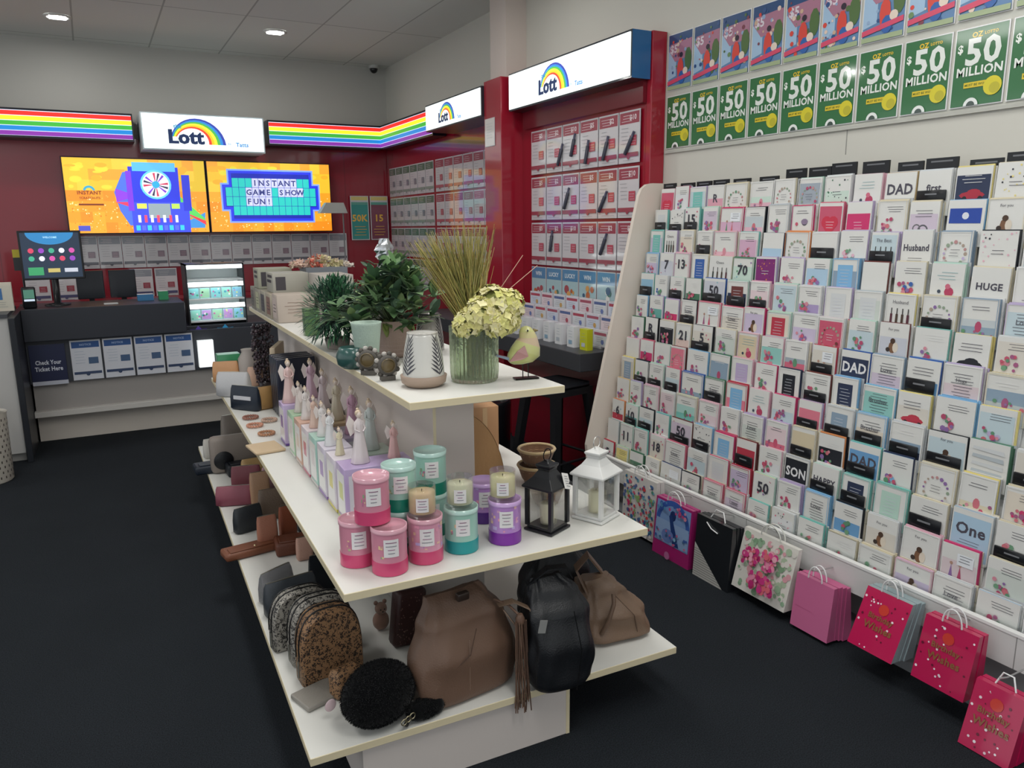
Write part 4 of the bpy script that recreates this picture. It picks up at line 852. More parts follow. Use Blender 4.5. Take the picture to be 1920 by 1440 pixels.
def gbox(p,w,d,h,c,acc,label,group='gift boxes under the angel figurines',rz=GA):
    b=MB(); b.rbox(0,w,0,d,0,h,.002,c,1); b.box(-.0006,w+.0006,-.0006,d+.0006,h*.0+.001,h*.06,acc); b.box(-.0008,0,.012,d-.012,h*.12,h*.88,'#e4e2e0'); b.box(.012,w-.012,-.0008,0,h*.12,h*.88,'#dcd6e0')
    b.box(-.001,-.0008,d*.3,d*.7,h*.4,h*.7,acc)
    return tag(b.build('gift_box',M['satin'],loc=p,rot=(0,0,rz)),label,'gift box',group)
cols=[('#b9a4cc','#c8cc70','lilac'),('#d8d0d8','#d8cc60','white and yellow'),('#cfc8d4','#9a7ab8','white and purple'),('#a8ccc0','#d8d0d0','mint'),('#d8ccd0','#c86a80','white and rose'),('#d0a894','#d8c8c0','peach'),('#a8c8a8','#d8d4d0','pale green'),('#c4b0d4','#6a4a9a','purple')]
spec=[]
v=.46
for i,(c,a,nm) in enumerate(cols):
    d=.115 if i<1 else .12; hh=.19 if i==0 else .185
    w=.235 if i==0 else .1
    gbox(g2w(.13,v,SH),w,d,hh,c,a,'%s gift box in the left edge row, %s from the near end'%(nm,ORD[i])); spec.append((v,d,hh)); v+=d+(.022 if i<6 else .09)
af='angel figurine'
def an(px,py,h,c,label,zt=SH+.186,rz=.2): angel(atz(px,py,zt),h,c,rz,label)
angel(g2w(.2,.52,SH+.191),.185,'#e3d8d8',.2,'tall white angel figurine on the nearest lilac box')
angel(g2w(.315,.52,SH+.191),.13,'#ddb0ac',.1,'pink angel figurine right of the tall white one')
angel(g2w(.165,.655,SH+.186),.1,'#e0d8b8',.1,'small cream angel figurine on the white and yellow box')
angel(g2w(.165,.79,SH+.186),.135,'#dfe0e0',.1,'white angel figurine on the white and purple box')
angel(g2w(.17,.93,SH+.186),.135,'#e2ddda',.2,'white angel figurine on the mint gift box')
angel(g2w(.17,1.07,SH+.186),.13,'#d8b8a8',.1,'rosy angel figurine on the white and rose gift box')
angel(g2w(.17,1.22,SH+.186),.14,'#dcd4d0',.1,'white angel figurine on the peach gift box')
angel(g2w(.17,1.36,SH+.186),.135,'#d8ccc6',.1,'pale angel figurine on the pale green gift box')
angel(g2w(.17,1.57,SH+.186),.2,'#dcbcb8',.1,'tall pink angel figurine on the far purple box')
# second row beneath the top shelf
for i,(vv,c,nm,hh) in enumerate([(.82,'#c8d0cc','grey green',.2),(1.08,'#c49ab0','pink',.2),(1.34,'#cfc4ae','cream',.19),(1.6,'#d0c0c4','rose grey',.19),(1.86,'#c8a8b8','mauve',.2)]):
    gbox(g2w(.28,vv,SH),.13,.14,.12,['#b0c0b4','#a89cb4','#b8a080','#b0b4a8','#b09ca8'][i],['#8a6a50','#6a5a80','#7a5a3a','#6a705a','#705a6a'][i],'%s box in the back row under the top shelf, %s from near'%(['grey green','lilac grey','tan','sage','mauve'][i],ORD[i]),'boxes in the back row')
    angel(g2w(.34,vv+.07,SH+.121),hh,c,.1,'%s angel figurine in the back row under the top shelf'%nm)
# --- far left goods on the middle shelf
def slab(name,cat,label,p,w,d,h,c,rz=0,ry=0,mat='paper',r=.004,group=None):
    b=MB(); b.rbox(-w/2,w/2,-d/2,d/2,0,h,r,c,2); o=b.build(name,M[mat],loc=p,rot=(ry,0,rz)); return tag(o,label,cat,group)
slab('display_board','board','tall cream board standing under the top shelf',g2w(.3,2.62,SH),.3,.03,.3,'#b8a890',1.2)
for i in range(4): slab('photo_album','album','dark navy album standing under the top shelf, %s from the near side'%ORD[i],g2w(.3,2.1+.055*i,SH),.2,.035,.3,'#161d2e',.06,0,'satin',group='navy albums under the top shelf')
def lathe_thing(name,cat,label,p,prof,c,mat,rot=(0,0,0),n=24,group=None,cap=True):
    b=MB(); b.lathe(prof,c,n=n,cap=cap); return tag(b.build(name,M[mat],loc=p,rot=rot),label,cat,group)
# rolled purses
def purse(p,w,d,h,c,label,mat='leather',rz=0,flap=None,group='purses and wallets',rx=0,name='purse'):
    o=empty(name,p,rz,label,'purse' if name=='purse' else name,group)
    R=[]
    for t,wx,dy in ((0,.9,.7),(.06,1,1),(.5,1,.95),(.85,.96,.6),(1,.9,.2)):
        R.append([(wx*w/2*math.copysign(abs(math.cos(a))**.35,math.cos(a)),dy*d/2*math.copysign(abs(math.sin(a))**.6,math.sin(a)),t*h) for a in [2*math.pi*k/24 for k in range(24)]])
    b=MB(); b.loft(R,c); b.M=None; bb=b.build('body',M[mat],o); bb.rotation_euler=(rx,0,0)
    b=MB(); b.strip([(-w*.44,-.0,h*.995),(0,-.0,h*1.01),(w*.44,0,h*.995)],.006,(0,1,0),'#b8b4a8',.003); z=b.build('zip',M['metal'],o); z.rotation_euler=(rx,0,0)
    if flap: b=MB(); b.box(-w*.3,w*.3,-d*.5-.003,-d*.44,h*.45,h*.6,flap); z=b.build('clasp_strap',M[mat],o); z.rotation_euler=(rx,0,0)
    return o
purse(atz(440,742,SH),.2,.09,.14,'#b9b9bb','silver grey purse at the far left edge of the middle shelf','leather',-.6)
purse(atz(462,768,SH),.19,.05,.13,'#1d2633','navy wallet standing in front of the silver purse','leather',-.9,'#c8c8cc')
purse(atz(500,765,SH),.12,.07,.12,'#a88352','tan gold pouch right of the navy wallet','leather',.3)
purse(atz(425,715,SH),.16,.07,.13,'#c8966a','peach tan pouch behind the silver purse','leather',-.2)
purse(atz(487,722,SH),.14,.07,.12,'#c2a08c','rosy beige pouch behind the tan gold pouch','leather',.1)
slab('small_carton','box','small green and white box at the far end of the middle shelf',g2w(.1,3.28,SH),.14,.1,.17,'#3f8f62',0,0,'satin')
lathe_thing('patterned_jar','jar','black and white speckled jar beside the small green box',g2w(.22,3.2,SH),[(.05,0),(.07,.04),(.07,.14),(.045,.18),(.05,.2)],'#a8a09a','stone')
o=empty('beaded_branch',g2w(.27,2.95,SH),0,'tall dark brown beaded plant ornament at the far end','ornament')
b=MB()
for i in range(420): 
    z=rr(.0,.36); b.ball((rr(-.055,.055),rr(-.05,.05),.02+z),rr(.006,.012),random.choice(['#2c2128','#3a2c34','#4a3c44','#221a20']),5,4)
b.build('beads',M['satin'],o); b=MB(); b.lathe([(.04,0),(.045,.03),(.01,.04),(.008,.36)],'#2a2226',n=12); b.build('stem',M['satin'],o)
for i,(px,py,c,nm) in enumerate([(478,800,'#c08870','peach'),(500,815,'#a87858','brown'),(470,785,'#8f5f50','rust'),(505,790,'#b89a88','beige')]):
    p=atz(px,py,SH); b=MB()
    for q in range(18): a=2*math.pi*q/18; b.ball((.034*math.cos(a),.034*math.sin(a),.008),.0075,c,6,5)
    tag(b.build('bead_bracelet',M['satin'],loc=p),nm+' bead bracelet lying flat near the row of gift boxes','bracelet','bead bracelets on the middle shelf')
slab('gift_card_box','box','flat peach box lying beside the bead bracelets',atz(498,842,SH),.13,.16,.012,'#c8b090',.1,0,'paper')
# ------------------------------------------------------------------ top shelf
ST=1.1015
def leaf(b,base,d,l,w,c,droop=.3,up=Vector((0,0,1))):
    d=d.normalized(); s_=d.cross(up); s_=s_.normalized() if s_.length>.05 else Vector((1,0,0)); nn=s_.cross(d).normalized()
    pts=[]
    for t,ww in ((0,.15),(.3,.85),(.6,1),(.85,.55),(1,.03)):
        q=base+d*l*t+Vector((0,0,-droop*l*t*t)); f=nn*(-.12*w*ww)
        pts.append((q-s_*w*ww/2,q+f,q+s_*w*ww/2))
    vs_=[p for r in pts for p in r]; fs=[]
    for i in range(4): k=i*3; fs+=[(k,k+1,k+4,k+3),(k+1,k+2,k+5,k+4)]
    b.add(vs_,fs,c,True)
def rdir(el0,el1):
    a=rr(0,2*math.pi); e=math.radians(rr(el0,el1)); return Vector((math.cos(a)*math.cos(e),math.sin(a)*math.cos(e),math.sin(e)))
# large leafy plant
pp=atz(738,668,ST)
o=empty('potted_plant',pp,0,'bushy broad leaved green plant in a pinkish brown ribbed pot','plant')
b=MB(); b.lathe([(.045,0),(.055,.01),(.068,.1),(.072,.145),(.066,.145),(.06,.12)],'#a48e84',n=30,cap=False,sm=False)
for k in range(8): b.lathe([(.0565+.0017*k,.015+.016*k),(.0585+.0017*k,.018+.016*k),(.0565+.0017*k,.021+.016*k)],'#a8938a',n=30,cap=False)
b.build('pot',M['stone'],o)
b=MB(); b.lathe([(.064,.12),(.001,.125)],'#3a2e26',n=20,cap=False); b.build('soil',M['cloth'],o)
b=MB(); LC=['#3a5a3c','#48683f','#557a48','#2f4d36','#648455','#7d9460']
for i in range(84):
    d=rdir(8,88); st=Vector((0,0,.12)); l=rr(.1,.235); tip=st+d*l; b.tube([st,tip],.002,'#4a5a38',4)
    for k in range(7): leaf(b,tip+Vector((rr(-.012,.012),rr(-.012,.012),rr(-.02,.01))),(d*.6+rdir(-10,70)).normalized(),rr(.07,.105),rr(.028,.04),random.choice(LC),rr(.1,.5))
for i in range(10): leaf(b,Vector((rr(-.05,.05),rr(-.05,.0),.15)),Vector((rr(-.4,.4),-1,rr(-.6,.2))),rr(.05,.08),.026,random.choice(['#7d8a4a','#6d8250']),.5)
b.build('foliage',M['leaf'],o)
# fine leaved round plant
pq=atz(634,652,ST)
o=empty('potted_plant',pq,0,'round dark green fine leaved plant in a small speckled pot','plant')
b=MB(); b.lathe([(.045,0),(.055,.04),(.05,.045)],'#8a8078',n=24); b.build('pot',M['stone'],o)
b=MB()
for i in range(2600):
    d=rdir(-50,90); r_=rr(.05,.14); c_=Vector((0,0,.15)); leaf(b,c_+d*r_,(d+rdir(-30,60)*.5),rr(.03,.05),rr(.005,.008),random.choice(['#2c5040','#33604a','#3f7350','#558a60','#1f3d33']),.15)
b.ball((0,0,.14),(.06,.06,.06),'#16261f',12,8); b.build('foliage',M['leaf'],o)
slab('green_box','box','tall narrow green box left of the round dark plant',atz(585,628,ST),.07,.06,.13,'#5f7f50',GA,0,'satin')
# mint pot, dark teal pot
lathe_thing('plant_pot','pot','mint green tapered pot in front of the ribbed pot',atz(690,688,ST),[(.032,0),(.038,.01),(.054,.155),(.057,.165),(.05,.165),(.04,.02)],'#a9bcaf','stone',cap=True)
lathe_thing('teal_bowl','bowl','dark teal rounded bowl behind the mint green pot',atz(660,690,ST+.0),[(.03,0),(.05,.015),(.055,.045),(.045,.075),(.04,.078)],'#2f5450','ceramic')
# patterned vases
def palm_vase(p,h,r0,r1,light,dark,label,base=True,rimc='#b4b0a8'):
    o=empty('patterned_vase',p,0,label,'vase','leaf patterned vases'); z0=.0
    if base:
        b=MB(); b.lathe([(r0*.8,0),(r0*1.06,.012),(r0*1.12,.035),(r0*1.05,.036)],'#a08c7c',n=36); b.build('wooden_base',M['wood'],o); z0=.034
    def R(z): t=(z-z0)/(h-z0); return r0*(1-t)+r1*t+.004*math.sin(math.pi*t)
    b=MB(); b.lathe([(R(z0+(h-z0)*k/10),z0+(h-z0)*k/10) for k in range(11)]+[(R(h)-.005,h),(R(h)-.006,h*.6)],light,n=40,cap=False)
    b.lathe([(R(h)+.0015,h-.004),(R(h)+.0015,h+.001),(R(h)-.005,h+.001)],rimc,n=40,cap=False)
    a0=cam_ang(p)
    for ac_ in (a0-.85,a0+.85,a0+2.45,a0-2.45):
        def P_(a,z): return ((R(z)+.0012)*math.cos(a),(R(z)+.0012)*math.sin(a),z)
        zs=[z0+.008+(h-z0-.035)*k/8 for k in range(9)]
        for k,z in enumerate(zs):
            ln=.5*(1-.5*k/8)
            for s_ in (-1,1):
                a1=ac_+s_*ln; zz=z+.026; am=ac_+s_*ln*.5; zm=z+.009
                pt=[(0,0,.003),(.3,.006,.0085),(.65,.0155,.0055),(1,.027,.0)]
                for q in range(3):
                    (f0,g0,h0),(f1,g1,h1)=pt[q],pt[q+1]; aa=ac_+s_*ln*f0; bb=ac_+s_*ln*f1
                    b.add([P_(aa,z+g0),P_(bb,z+g1),P_(bb,z+g1+h1),P_(aa,z+g0+h0)],[(0,1,2,3)],dark)
        b.add([P_(ac_-.02,zs[0]),P_(ac_+.02,zs[0]),P_(ac_+.01,h-.012),P_(ac_-.01,h-.012)],[(0,1,2,3)],dark)
    b.build('vase_body',M['ceramic'],o)
palm_vase(atz(795,722,ST),.172,.067,.048,'#cfcdc6','#3d3c44','white tapered vase with dark fern pattern on a wooden base')
palm_vase(atz(806,655,ST),.15,.06,.042,'#8f8b84','#2a2830','grey fern patterned vase behind the white one',False,'#3a383c')
# stone ring ornaments
def ringorn(p,r,rz,label):
    o=empty('flower_ornament',p,rz,label,'ornament','round carved ornaments')
    b=MB(); b.M=Matrix.Translation((0,0,r*1.05))@Matrix.Rotation(math.pi/2,4,'X')
    for k in range(14): a=2*math.pi*k/14; b.ball((r*.78*math.cos(a),r*.78*math.sin(a),0),(r*.2,r*.2,r*.16),['#b4afa8','#5a5650'][k%2],8,6)
    b.lathe([(r*.35,-.014),(r*.68,-.012),(r*.72,0),(r*.68,.012),(r*.5,.014)],'#5c5853',n=28); b.M=None; b.build('carved_ring',M['stone'],o)
    b=MB(); b.M=Matrix.Translation((0,0,r*1.05))@Matrix.Rotation(math.pi/2,4,'X'); b.lathe([(.001,.016),(r*.42,.016),(r*.5,.014),(r*.5,.02),(r*.46,.021)],'#6b5c3e',n=24,cap=False); b.M=None; b.build('centre_disc',M['satin'],o)
    b=MB(); b.box(-r*.5,r*.5,-.015,.015,0,r*.3,'#5a5650'); b.build('foot',M['stone'],o)
ringorn(atz(727,712,ST),.048,-.1,'dark flower shaped ornament beside the white vase'); ringorn(atz(692,702,ST),.05,-.6,'dark flower shaped ornament in front of the mint pot')
# ribbed glass vase with reeds and hydrangea
pv=atz(890,712,ST)
o=empty('glass_vase',pv,0,'large ribbed pale green glass vase holding hydrangeas','vase')
R=[];n=216
for z,r in ((0,.07),(.006,.076),(.03,.079),(.1,.079),(.17,.08),(.182,.08)): R.append([((r+.0018*math.cos(34*2*math.pi*k/n))*math.cos(2*math.pi*k/n),(r+.0018*math.cos(34*2*math.pi*k/n))*math.sin(2*math.pi*k/n),z) for k in range(n)])
R+= [[(.074*math.cos(2*math.pi*k/n),.074*math.sin(2*math.pi*k/n),z) for k in range(n)] for z in (.182,.012)]
b=MB(); b.loft(R,'#b9c9a6',True,True); b.build('vase_body',M['green_glass'],o)
o=empty('dried_reeds',pv+Vector((-.005,.01,.014)),0,'sheaf of tall dried golden green reeds fanning behind the hydrangeas','dried plant')
b=MB()
for i in range(620):
    a=rr(0,2*math.pi); r0=rr(0,.04); d=(Vector((0,0,1))+rt*rr(-.75,.28)+fw*rr(-.2,.2)).normalized(); l=rr(.34,.48)
    s0=Vector((r0*math.cos(a),r0*math.sin(a),0)); p1_=s0+Vector((0,0,.18)); p2=p1_+d*(l-.16)
    b.tube([s0*.6,p1_,p2],[.0015,.0014,.0008],random.choice(['#a39a50','#bcae62','#8a8a48','#c8b874','#77793f','#b09a58']),3)
b.build('stalks',M['leaf'],o)
b=MB()
for dx in (.27,.36): b.tube([(.02,0,.16),(.03+dx*.2,0,.25),(.03+dx*.62,0,.39-.05*(dx-.27)*8)],.0013,'#c9a08a',4)
b.build('long_stems',M['leaf'],o)
o=empty('hydrangea_flowers',pv+Vector((.03,-.03,.02)),0,'pale yellow green hydrangea heads in the ribbed glass vase','flowers')
for hi,(cx,cy,cz,R0) in enumerate([(.02,-.01,.215,.075),(-.035,-.03,.2,.055),(.06,-.02,.18,.05),(.02,-.055,.175,.05),(-.07,-.01,.17,.045),(.07,-.03,.225,.05)]):
    b=MB()
    for i in range(150):
        d=rdir(-40,90); c_=Vector((cx,cy,cz))+d*R0*rr(.85,1.05); cc=random.choice(['#e4de98','#d8d484','#e8e0aa','#cfcd74','#eee6b8','#dcd48a'])
        u=d.orthogonal().normalized(); w_=d.cross(u)
        for q in range(4):
            a=q*math.pi/2+i; e=(u*math.cos(a)+w_*math.sin(a)); f=(u*math.cos(a+.8)+w_*math.sin(a+.8)); g=(u*math.cos(a-.8)+w_*math.sin(a-.8)); s_=rr(.012,.018)
            b.poly([c_,c_+g*s_*.75+d*.002,c_+e*s_*1.25+d*.004,c_+f*s_*.75+d*.002],cc)
    b.ball((cx,cy,cz),R0*.8,'#8f9450',10,8); b.build('flower_head',M['leaf'],o)
b=MB()
for i in range(34): b.tube([(rr(-.07,.03),rr(-.01,.07),-.004),(rr(-.03,.03),rr(-.03,.03),.17)],.0025,random.choice(['#6a6a3a','#8a6a40','#5a5a34']),4)
for i in range(3): leaf(b,Vector((-.055,-.02,.16)),Vector((-.7,-.6,rr(-.1,.6))),.05,.03,'#2f4a34',.2)
b.build('stems_and_leaves',M['leaf'],o)
# bird on a stand
pb=atz(983,710,ST)
o=empty('bird_ornament',pb,-.2,'pale yellow bird ornament with pink cheeks on a thin metal stand','ornament')
b=MB(); R=[]
for t,x,z,rx in ((0,-.035,.045,.006),(.1,-.028,.05,.022),(.25,-.012,.06,.036),(.45,.004,.078,.041),(.62,.012,.1,.034),(.75,.012,.118,.026),(.87,.008,.134,.022),(.96,.006,.146,.014),(1,.006,.15,.003)):
    R.append([(x+rx*math.cos(a)*1.0,rx*.85*math.sin(a),z+rx*.35*math.cos(a)*(-1 if t<.7 else 0)) for a in [2*math.pi*k/20 for k in range(20)]])
b.loft(R,['#b9bd7a','#bfc27c','#c4c680','#c8c988','#d0b89a','#cfc590','#c9c888','#c9c888','#c9c888']); b.build('body',M['ceramic'],o)
b=MB(); b.loft([[(-.02,-.03,.06),(.0,-.036,.07),(-.01,-.034,.1),(-.03,-.03,.085),(-.05,-.02,.055)],[(-.02,-.034,.06),(.0,-.04,.07),(-.01,-.038,.1),(-.03,-.034,.085),(-.05,-.024,.055)]],'#b88a86',True,False); b.build('wing',M['ceramic'],o)
b=MB(); b.loft([[(-.03,-.01,.05),(-.03,.01,.05),(-.03,.01,.06),(-.03,-.01,.06)],[(-.085,-.008,.07),(-.085,.008,.07),(-.085,.008,.075),(-.085,-.008,.075)]],'#7d8a9a',True,False); b.build('tail',M['ceramic'],o)
b=MB(); b.lathe([(.006,0),(.001,.014)],'#8a7a50',n=8); k=b.build('beak',M['satin'],o); k.location=(.028,0,.136); k.rotation_euler=(0,1.6,0)
b=MB(); b.ball((.004,-.021,.139),.003,'#1a1a1c',6,5); b.build('eye',M['satin'],o)
b=MB(); b.tube([(-.006,-.006,.004),(-.006,-.006,.05)],.0015,'#2a2826',6); b.tube([(.014,.006,.004),(.014,.006,.06)],.0015,'#2a2826',6); b.box(-.03,.04,-.014,.014,0,.004,'#2a2826'); b.build('stand',M['metal'],o)
o.scale=(1.18,1.18,1.18)
# boxes and items at the far end of the top shelf
BX=[(.275,3.17,.2,.15,.14,'#8f8a80','grey printed'),(.275,2.97,.2,.16,.14,'#9a968a','stone grey'),(.275,2.77,.2,.16,.14,'#a49e90','warm grey'),(.275,2.57,.2,.16,.14,'#aca290','beige grey'),(.275,2.36,.2,.16,.15,'#b9aca0','pinkish beige')]
for i,(u,v_,w,d,h,c,nm) in enumerate(BX):
    b=MB(); b.rbox(0,w,0,d,0,h,.003,c,1); A=b.art((0,d,0),(0,-1,0),(0,0,1)); A.R(.02,.02,d-.02,h-.02,['#6f6a66','#b8b89a','#5a585c','#8a6a60','#c9b8b0'][i]); A.lines(.03,d-.03,h*.6,3,.018,'#4a4648',.004); A=b.art((0,0,0),(1,0,0),(0,0,1)); A.lines(.03,w-.03,h*.7,4,.018,'#9a8478',.003)
    tag(b.build('gift_box',M['paper'],loc=g2w(u,v_,ST),rot=(0,0,GA)),'%s box in the lower row on the far half of the top shelf'%nm,'gift box','boxes on the top shelf')
for i,(u,v_,w,d,h,c,nm) in enumerate([(.28,2.98,.2,.2,.12,'#a3a290','greenish grey'),(.3,2.6,.2,.22,.11,'#a8a59a','wide pale grey'),(.36,2.35,.1,.1,.08,'#a9a59b','small pale grey')]):
    if i==2: continue
    b=MB(); b.rbox(0,w,0,d,0,h,.003,c,1); A=b.art((0,d,0),(0,-1,0),(0,0,1)); A.lines(.02,d-.02,h*.75,2,.028,'#4a4648',.016); A=b.art((0,0,0),(1,0,0),(0,0,1)); A.R(.015,.015,.07,h-.02,'#4a464a')
    tag(b.build('gift_box',M['paper'],loc=g2w(u,v_,ST+.142),rot=(0,0,GA)),'%s box stacked on the lower row of the top shelf'%nm,'gift box','boxes stacked on the top shelf')
b=MB(); b.rbox(0,.18,0,.3,0,.25,.003,'#b3aca4',1); b.box(.0,.18,-.001,0,.05,.14,'#c4b8b4'); tag(b.build('gift_box',M['paper'],loc=g2w(.5,2.3,ST),rot=(0,0,GA)),'large pale box behind the round dark plant on the top shelf','gift box','boxes on the top shelf')
o=empty('flower_basket',g2w(.62,2.85,ST+.0),0,'basket of peach, coral and cream flowers at the far end of the top shelf','flowers')
b=MB(); b.box(-.1,.15,-.08,.08,0,.27,'#7a7f86'); b.build('crate',M['paint'],o)
b=MB(); 
for i in range(240):
    x=rr(-.16,.2); c=('#d8b8a8' if x<-.06 else '#d8705c' if x<0 else '#d8cfa0' if x<.14 else '#e4dcd4'); c=random.choice([c,c,'#dcc8b0']); p=Vector((x,rr(-.07,.07),.27+.07*rnd()*(1-abs(x)/.24)))
    d=rdir(10,90); u=d.orthogonal().normalized(); w_=d.cross(u)
    for q in range(4): a=q*math.pi/2; b.poly([p,p+(u*math.cos(a-.7)+w_*math.sin(a-.7))*.012,p+(u*math.cos(a)+w_*math.sin(a))*.019+d*.004,p+(u*math.cos(a+.7)+w_*math.sin(a+.7))*.012],c)
b.build('blossoms',M['leaf'],o)
_q=aty(722,492,3.15); o=empty('foil_balloon',Vector((_q.x,3.15,ST)),0,'crumpled silver foil topped holder behind the broad leaved plant','ornament')
b=MB(); b.lathe([(.03,0),(.034,_q.z-ST-.01),(.02,_q.z-ST)],'#5a5c60',n=16); b.build('holder',M['satin'],o)
b=MB(); R=[]
for i in range(9):
    t=i/8; R.append([((.018+.022*math.sin(math.pi*min(1,t*1.1)))*(1+.25*rr(-1,1))*math.cos(2*math.pi*k/14),(.018+.022*math.sin(math.pi*min(1,t*1.1)))*(1+.25*rr(-1,1))*math.sin(2*math.pi*k/14),_q.z-ST+.1*t) for k in range(14)])
b.loft(R,'#c9ccd0',True,False); b.build('foil',M['metal'],o)
# ------------------------------------------------------------------ bottom shelf bags
SB=.2015
def sag_bag(b,w,d,h,c,prof,wr=.006,n=48,fx=None,seed=1):
    R=[]; m=26
    for i in range(m+1):
        t=i/m; 
        for j in range(len(prof)-1):
            if prof[j][0]<=t<=prof[j+1][0]:
                f=(t-prof[j][0])/(prof[j+1][0]-prof[j][0]); f=f*f*(3-2*f); P=[prof[j][q]*(1-f)+prof[j+1][q]*f for q in range(1,5)]; break
        sx,sy,ox,oy=P; ring=[]
        for k in range(n):
            a=2*math.pi*k/n; ca,sa=math.cos(a),math.sin(a)
            e=wr*(math.sin(5*a+7*t+seed)*.6+math.sin(11*a-9*t+seed*2)*.35+math.sin(3*a+13*t)*.5)*min(1,t*4+.2)
            ring.append((ox*w+(sx*w/2+e)*math.copysign(abs(ca)**.55,ca),oy*d+(sy*d/2+e)*math.copysign(abs(sa)**.6,sa),t*h))
        R.append(ring)
    b.loft(R,c); return R
TP='#6f5647'
o=empty('tote_bag',atz(868,1290,SB),.12,'slouching taupe leather tote with a long tassel on the bottom shelf','handbag')
b=MB(); sag_bag(b,.35,.15,.32,TP,[(0,.8,.8,0,0),(.05,.98,1,0,0),(.4,1,1,0,0),(.75,.82,.7,.02,.1),(.93,.62,.35,.0,.2),(1,.55,.1,-.03,.25)],.005); b.build('body',M['leather'],o)
b=MB(); b.tube([(-.14,-.06,.07),(-.02,-.082,.16),(.0,-.085,.24)],.0016,'#5a4438',5); b.tube([(-.02,-.0745,.03),(-.02,-.077,.1),(-.015,-.07,.2)],.0015,'#8a7262',5); b.build('seam',M['leather'],o)
b=MB(); b.strip([(.1,-.05,.27),(.13,-.09,.29),(.165,-.12,.27),(.185,-.135,.18),(.18,-.135,.11),(.165,-.13,.1),(.15,-.125,.13),(.14,-.1,.2),(.11,-.06,.26)],.028,(0.3,.95,0),'#75604f',.004); b.build('handle_loop',M['leather'],o)
b=MB()
for i in range(26):
    x=.13+rr(-.02,.02); y=-.125+rr(-.012,.008); l=rr(.24,.3); b.tube([(x,y,.24),(x+rr(-.006,.006),y-.006,.24-l*.5),(x+rr(-.014,.014),y-.012,.24-l)],.0022,random.choice(['#6b5244','#7a6252','#5e483c']),4)
b.lathe([(.012,.232),(.014,.25),(.008,.262)],'#6b5244',.13,-.125,10); b.tube([(.13,-.125,.255),(.12,-.08,.275),(.1,-.03,.28)],.004,'#6b5244',6); b.build('tassel',M['leather'],o)
b=MB(); b.rbox(-.02,.02,-.02,.0,.3,.325,.004,'#3a2e28'); b.build('magnetic_clasp',M['satin'],o)
o=empty('hobo_bag',atz(1044,1276,SB),-.1,'black soft leather hobo bag between the two taupe bags','handbag')
b=MB(); sag_bag(b,.205,.16,.34,'#15171b',[(0,.75,.7,0,0),(.06,.95,.95,0,0),(.4,1.05,1,0,0),(.7,1,.85,0,.1),(.88,.8,.5,-.02,.22),(1,.5,.12,-.08,.3)],.006,seed=3); b.build('body',M['leather'],o)
b=MB(); b.tube([(.02,-.098,.02),(.035,-.1,.15),(.01,-.095,.28)],.0015,'#08090b',5); b.build('seam',M['leather'],o)
b=MB(); b.box(-.012,.012,-.001,.001,-.02,.02,'#8a8a88'); k=b.build('price_tag',M['paper'],o); k.location=(-.09,-.09,.25); k.rotation_euler=(0,.2,0)
b=MB(); b.strip([(-.08,.05,.32),(-.02,.03,.37),(.05,.04,.36),(.08,.06,.31)],.03,(.2,1,0),'#15171b',.004); b.build('strap',M['leather'],o)
o=empty('slouch_bag',atz(1148,1186,SB),-.15,'second taupe leather bag at the right end of the bottom shelf','handbag')
b=MB(); sag_bag(b,.26,.17,.2,'#77604e',[(0,.8,.7,0,0),(.08,.98,.98,0,0),(.45,.92,.95,-.03,.05),(.8,.62,.6,-.12,.2),(1,.45,.3,-.2,.3)],.007,seed=5); b.build('body',M['leather'],o)
b=MB(); b.tube([(.06,-.075,.02),(.04,-.082,.1),(-.02,-.05,.17)],.0014,'#5a4638',5); b.tube([(-.08,-.075,.05),(-.06,-.088,.1),(-.035,-.075,.15),(-.03,-.06,.18)],.008,'#6a5444',6); b.build('fold_seam',M['leather'],o)
b=MB(); b.strip([(-.1,.0,.17),(-.13,.03,.25),(-.06,.08,.27),(.0,.08,.19)],.05,(.3,1,0),'#77604e',.006); b.build('strap',M['leather'],o)
o=empty('hobo_bag',atz(1040,1150,SB),0,'black bag slumped at the back behind the two leather bags','handbag')
b=MB(); sag_bag(b,.28,.16,.27,'#17191d',[(0,.8,.7,0,0),(.1,1,1,0,0),(.6,.95,.85,0,0),(1,.6,.3,0,0)],.008,seed=8); b.build('body',M['leather'],o); b=MB(); b.tube([(-.08,0,.26),(-.02,0,.33),(.08,0,.32),(.11,0,.24)],.009,'#101216',8); b.build('strap',M['leather'],o)
b=MB(); b.rbox(-.055,.055,-.03,.03,0,.2,.015,'#3d2422'); 
for i in range(60): b.ball((rr(-.05,.05),-.031,rr(.01,.19)),.0022,'#7a5a50',5,4)
tag(b.build('studded_purse',M['leather'],loc=atz(760,1205,SB),rot=(0,.12,.1)),'dark red studded purse standing behind the tote bag','purse','purses and wallets')
o=empty('plush_keyring',atz(715,1180,SB),0,'small beige fluffy keyring under the near corner of the middle shelf','keyring')
b=MB(); b.ball((0,0,.035),(.03,.026,.035),'#9a7868',14,10); b.ball((0,-.006,.085),(.022,.02,.022),'#a58474',12,8); b.ball((-.016,0,.105),.008,'#9a7868',8,6); b.ball((.016,0,.105),.008,'#9a7868',8,6); b.build('body',M['cloth'],o)
b=MB(); b.ball((-.007,-.026,.088),.0025,'#141414',6,5); b.ball((.007,-.026,.088),.0025,'#141414',6,5); b.ball((0,-.027,.08),.003,'#2a1c18',6,5); b.build('eyes_and_nose',M['satin'],o)
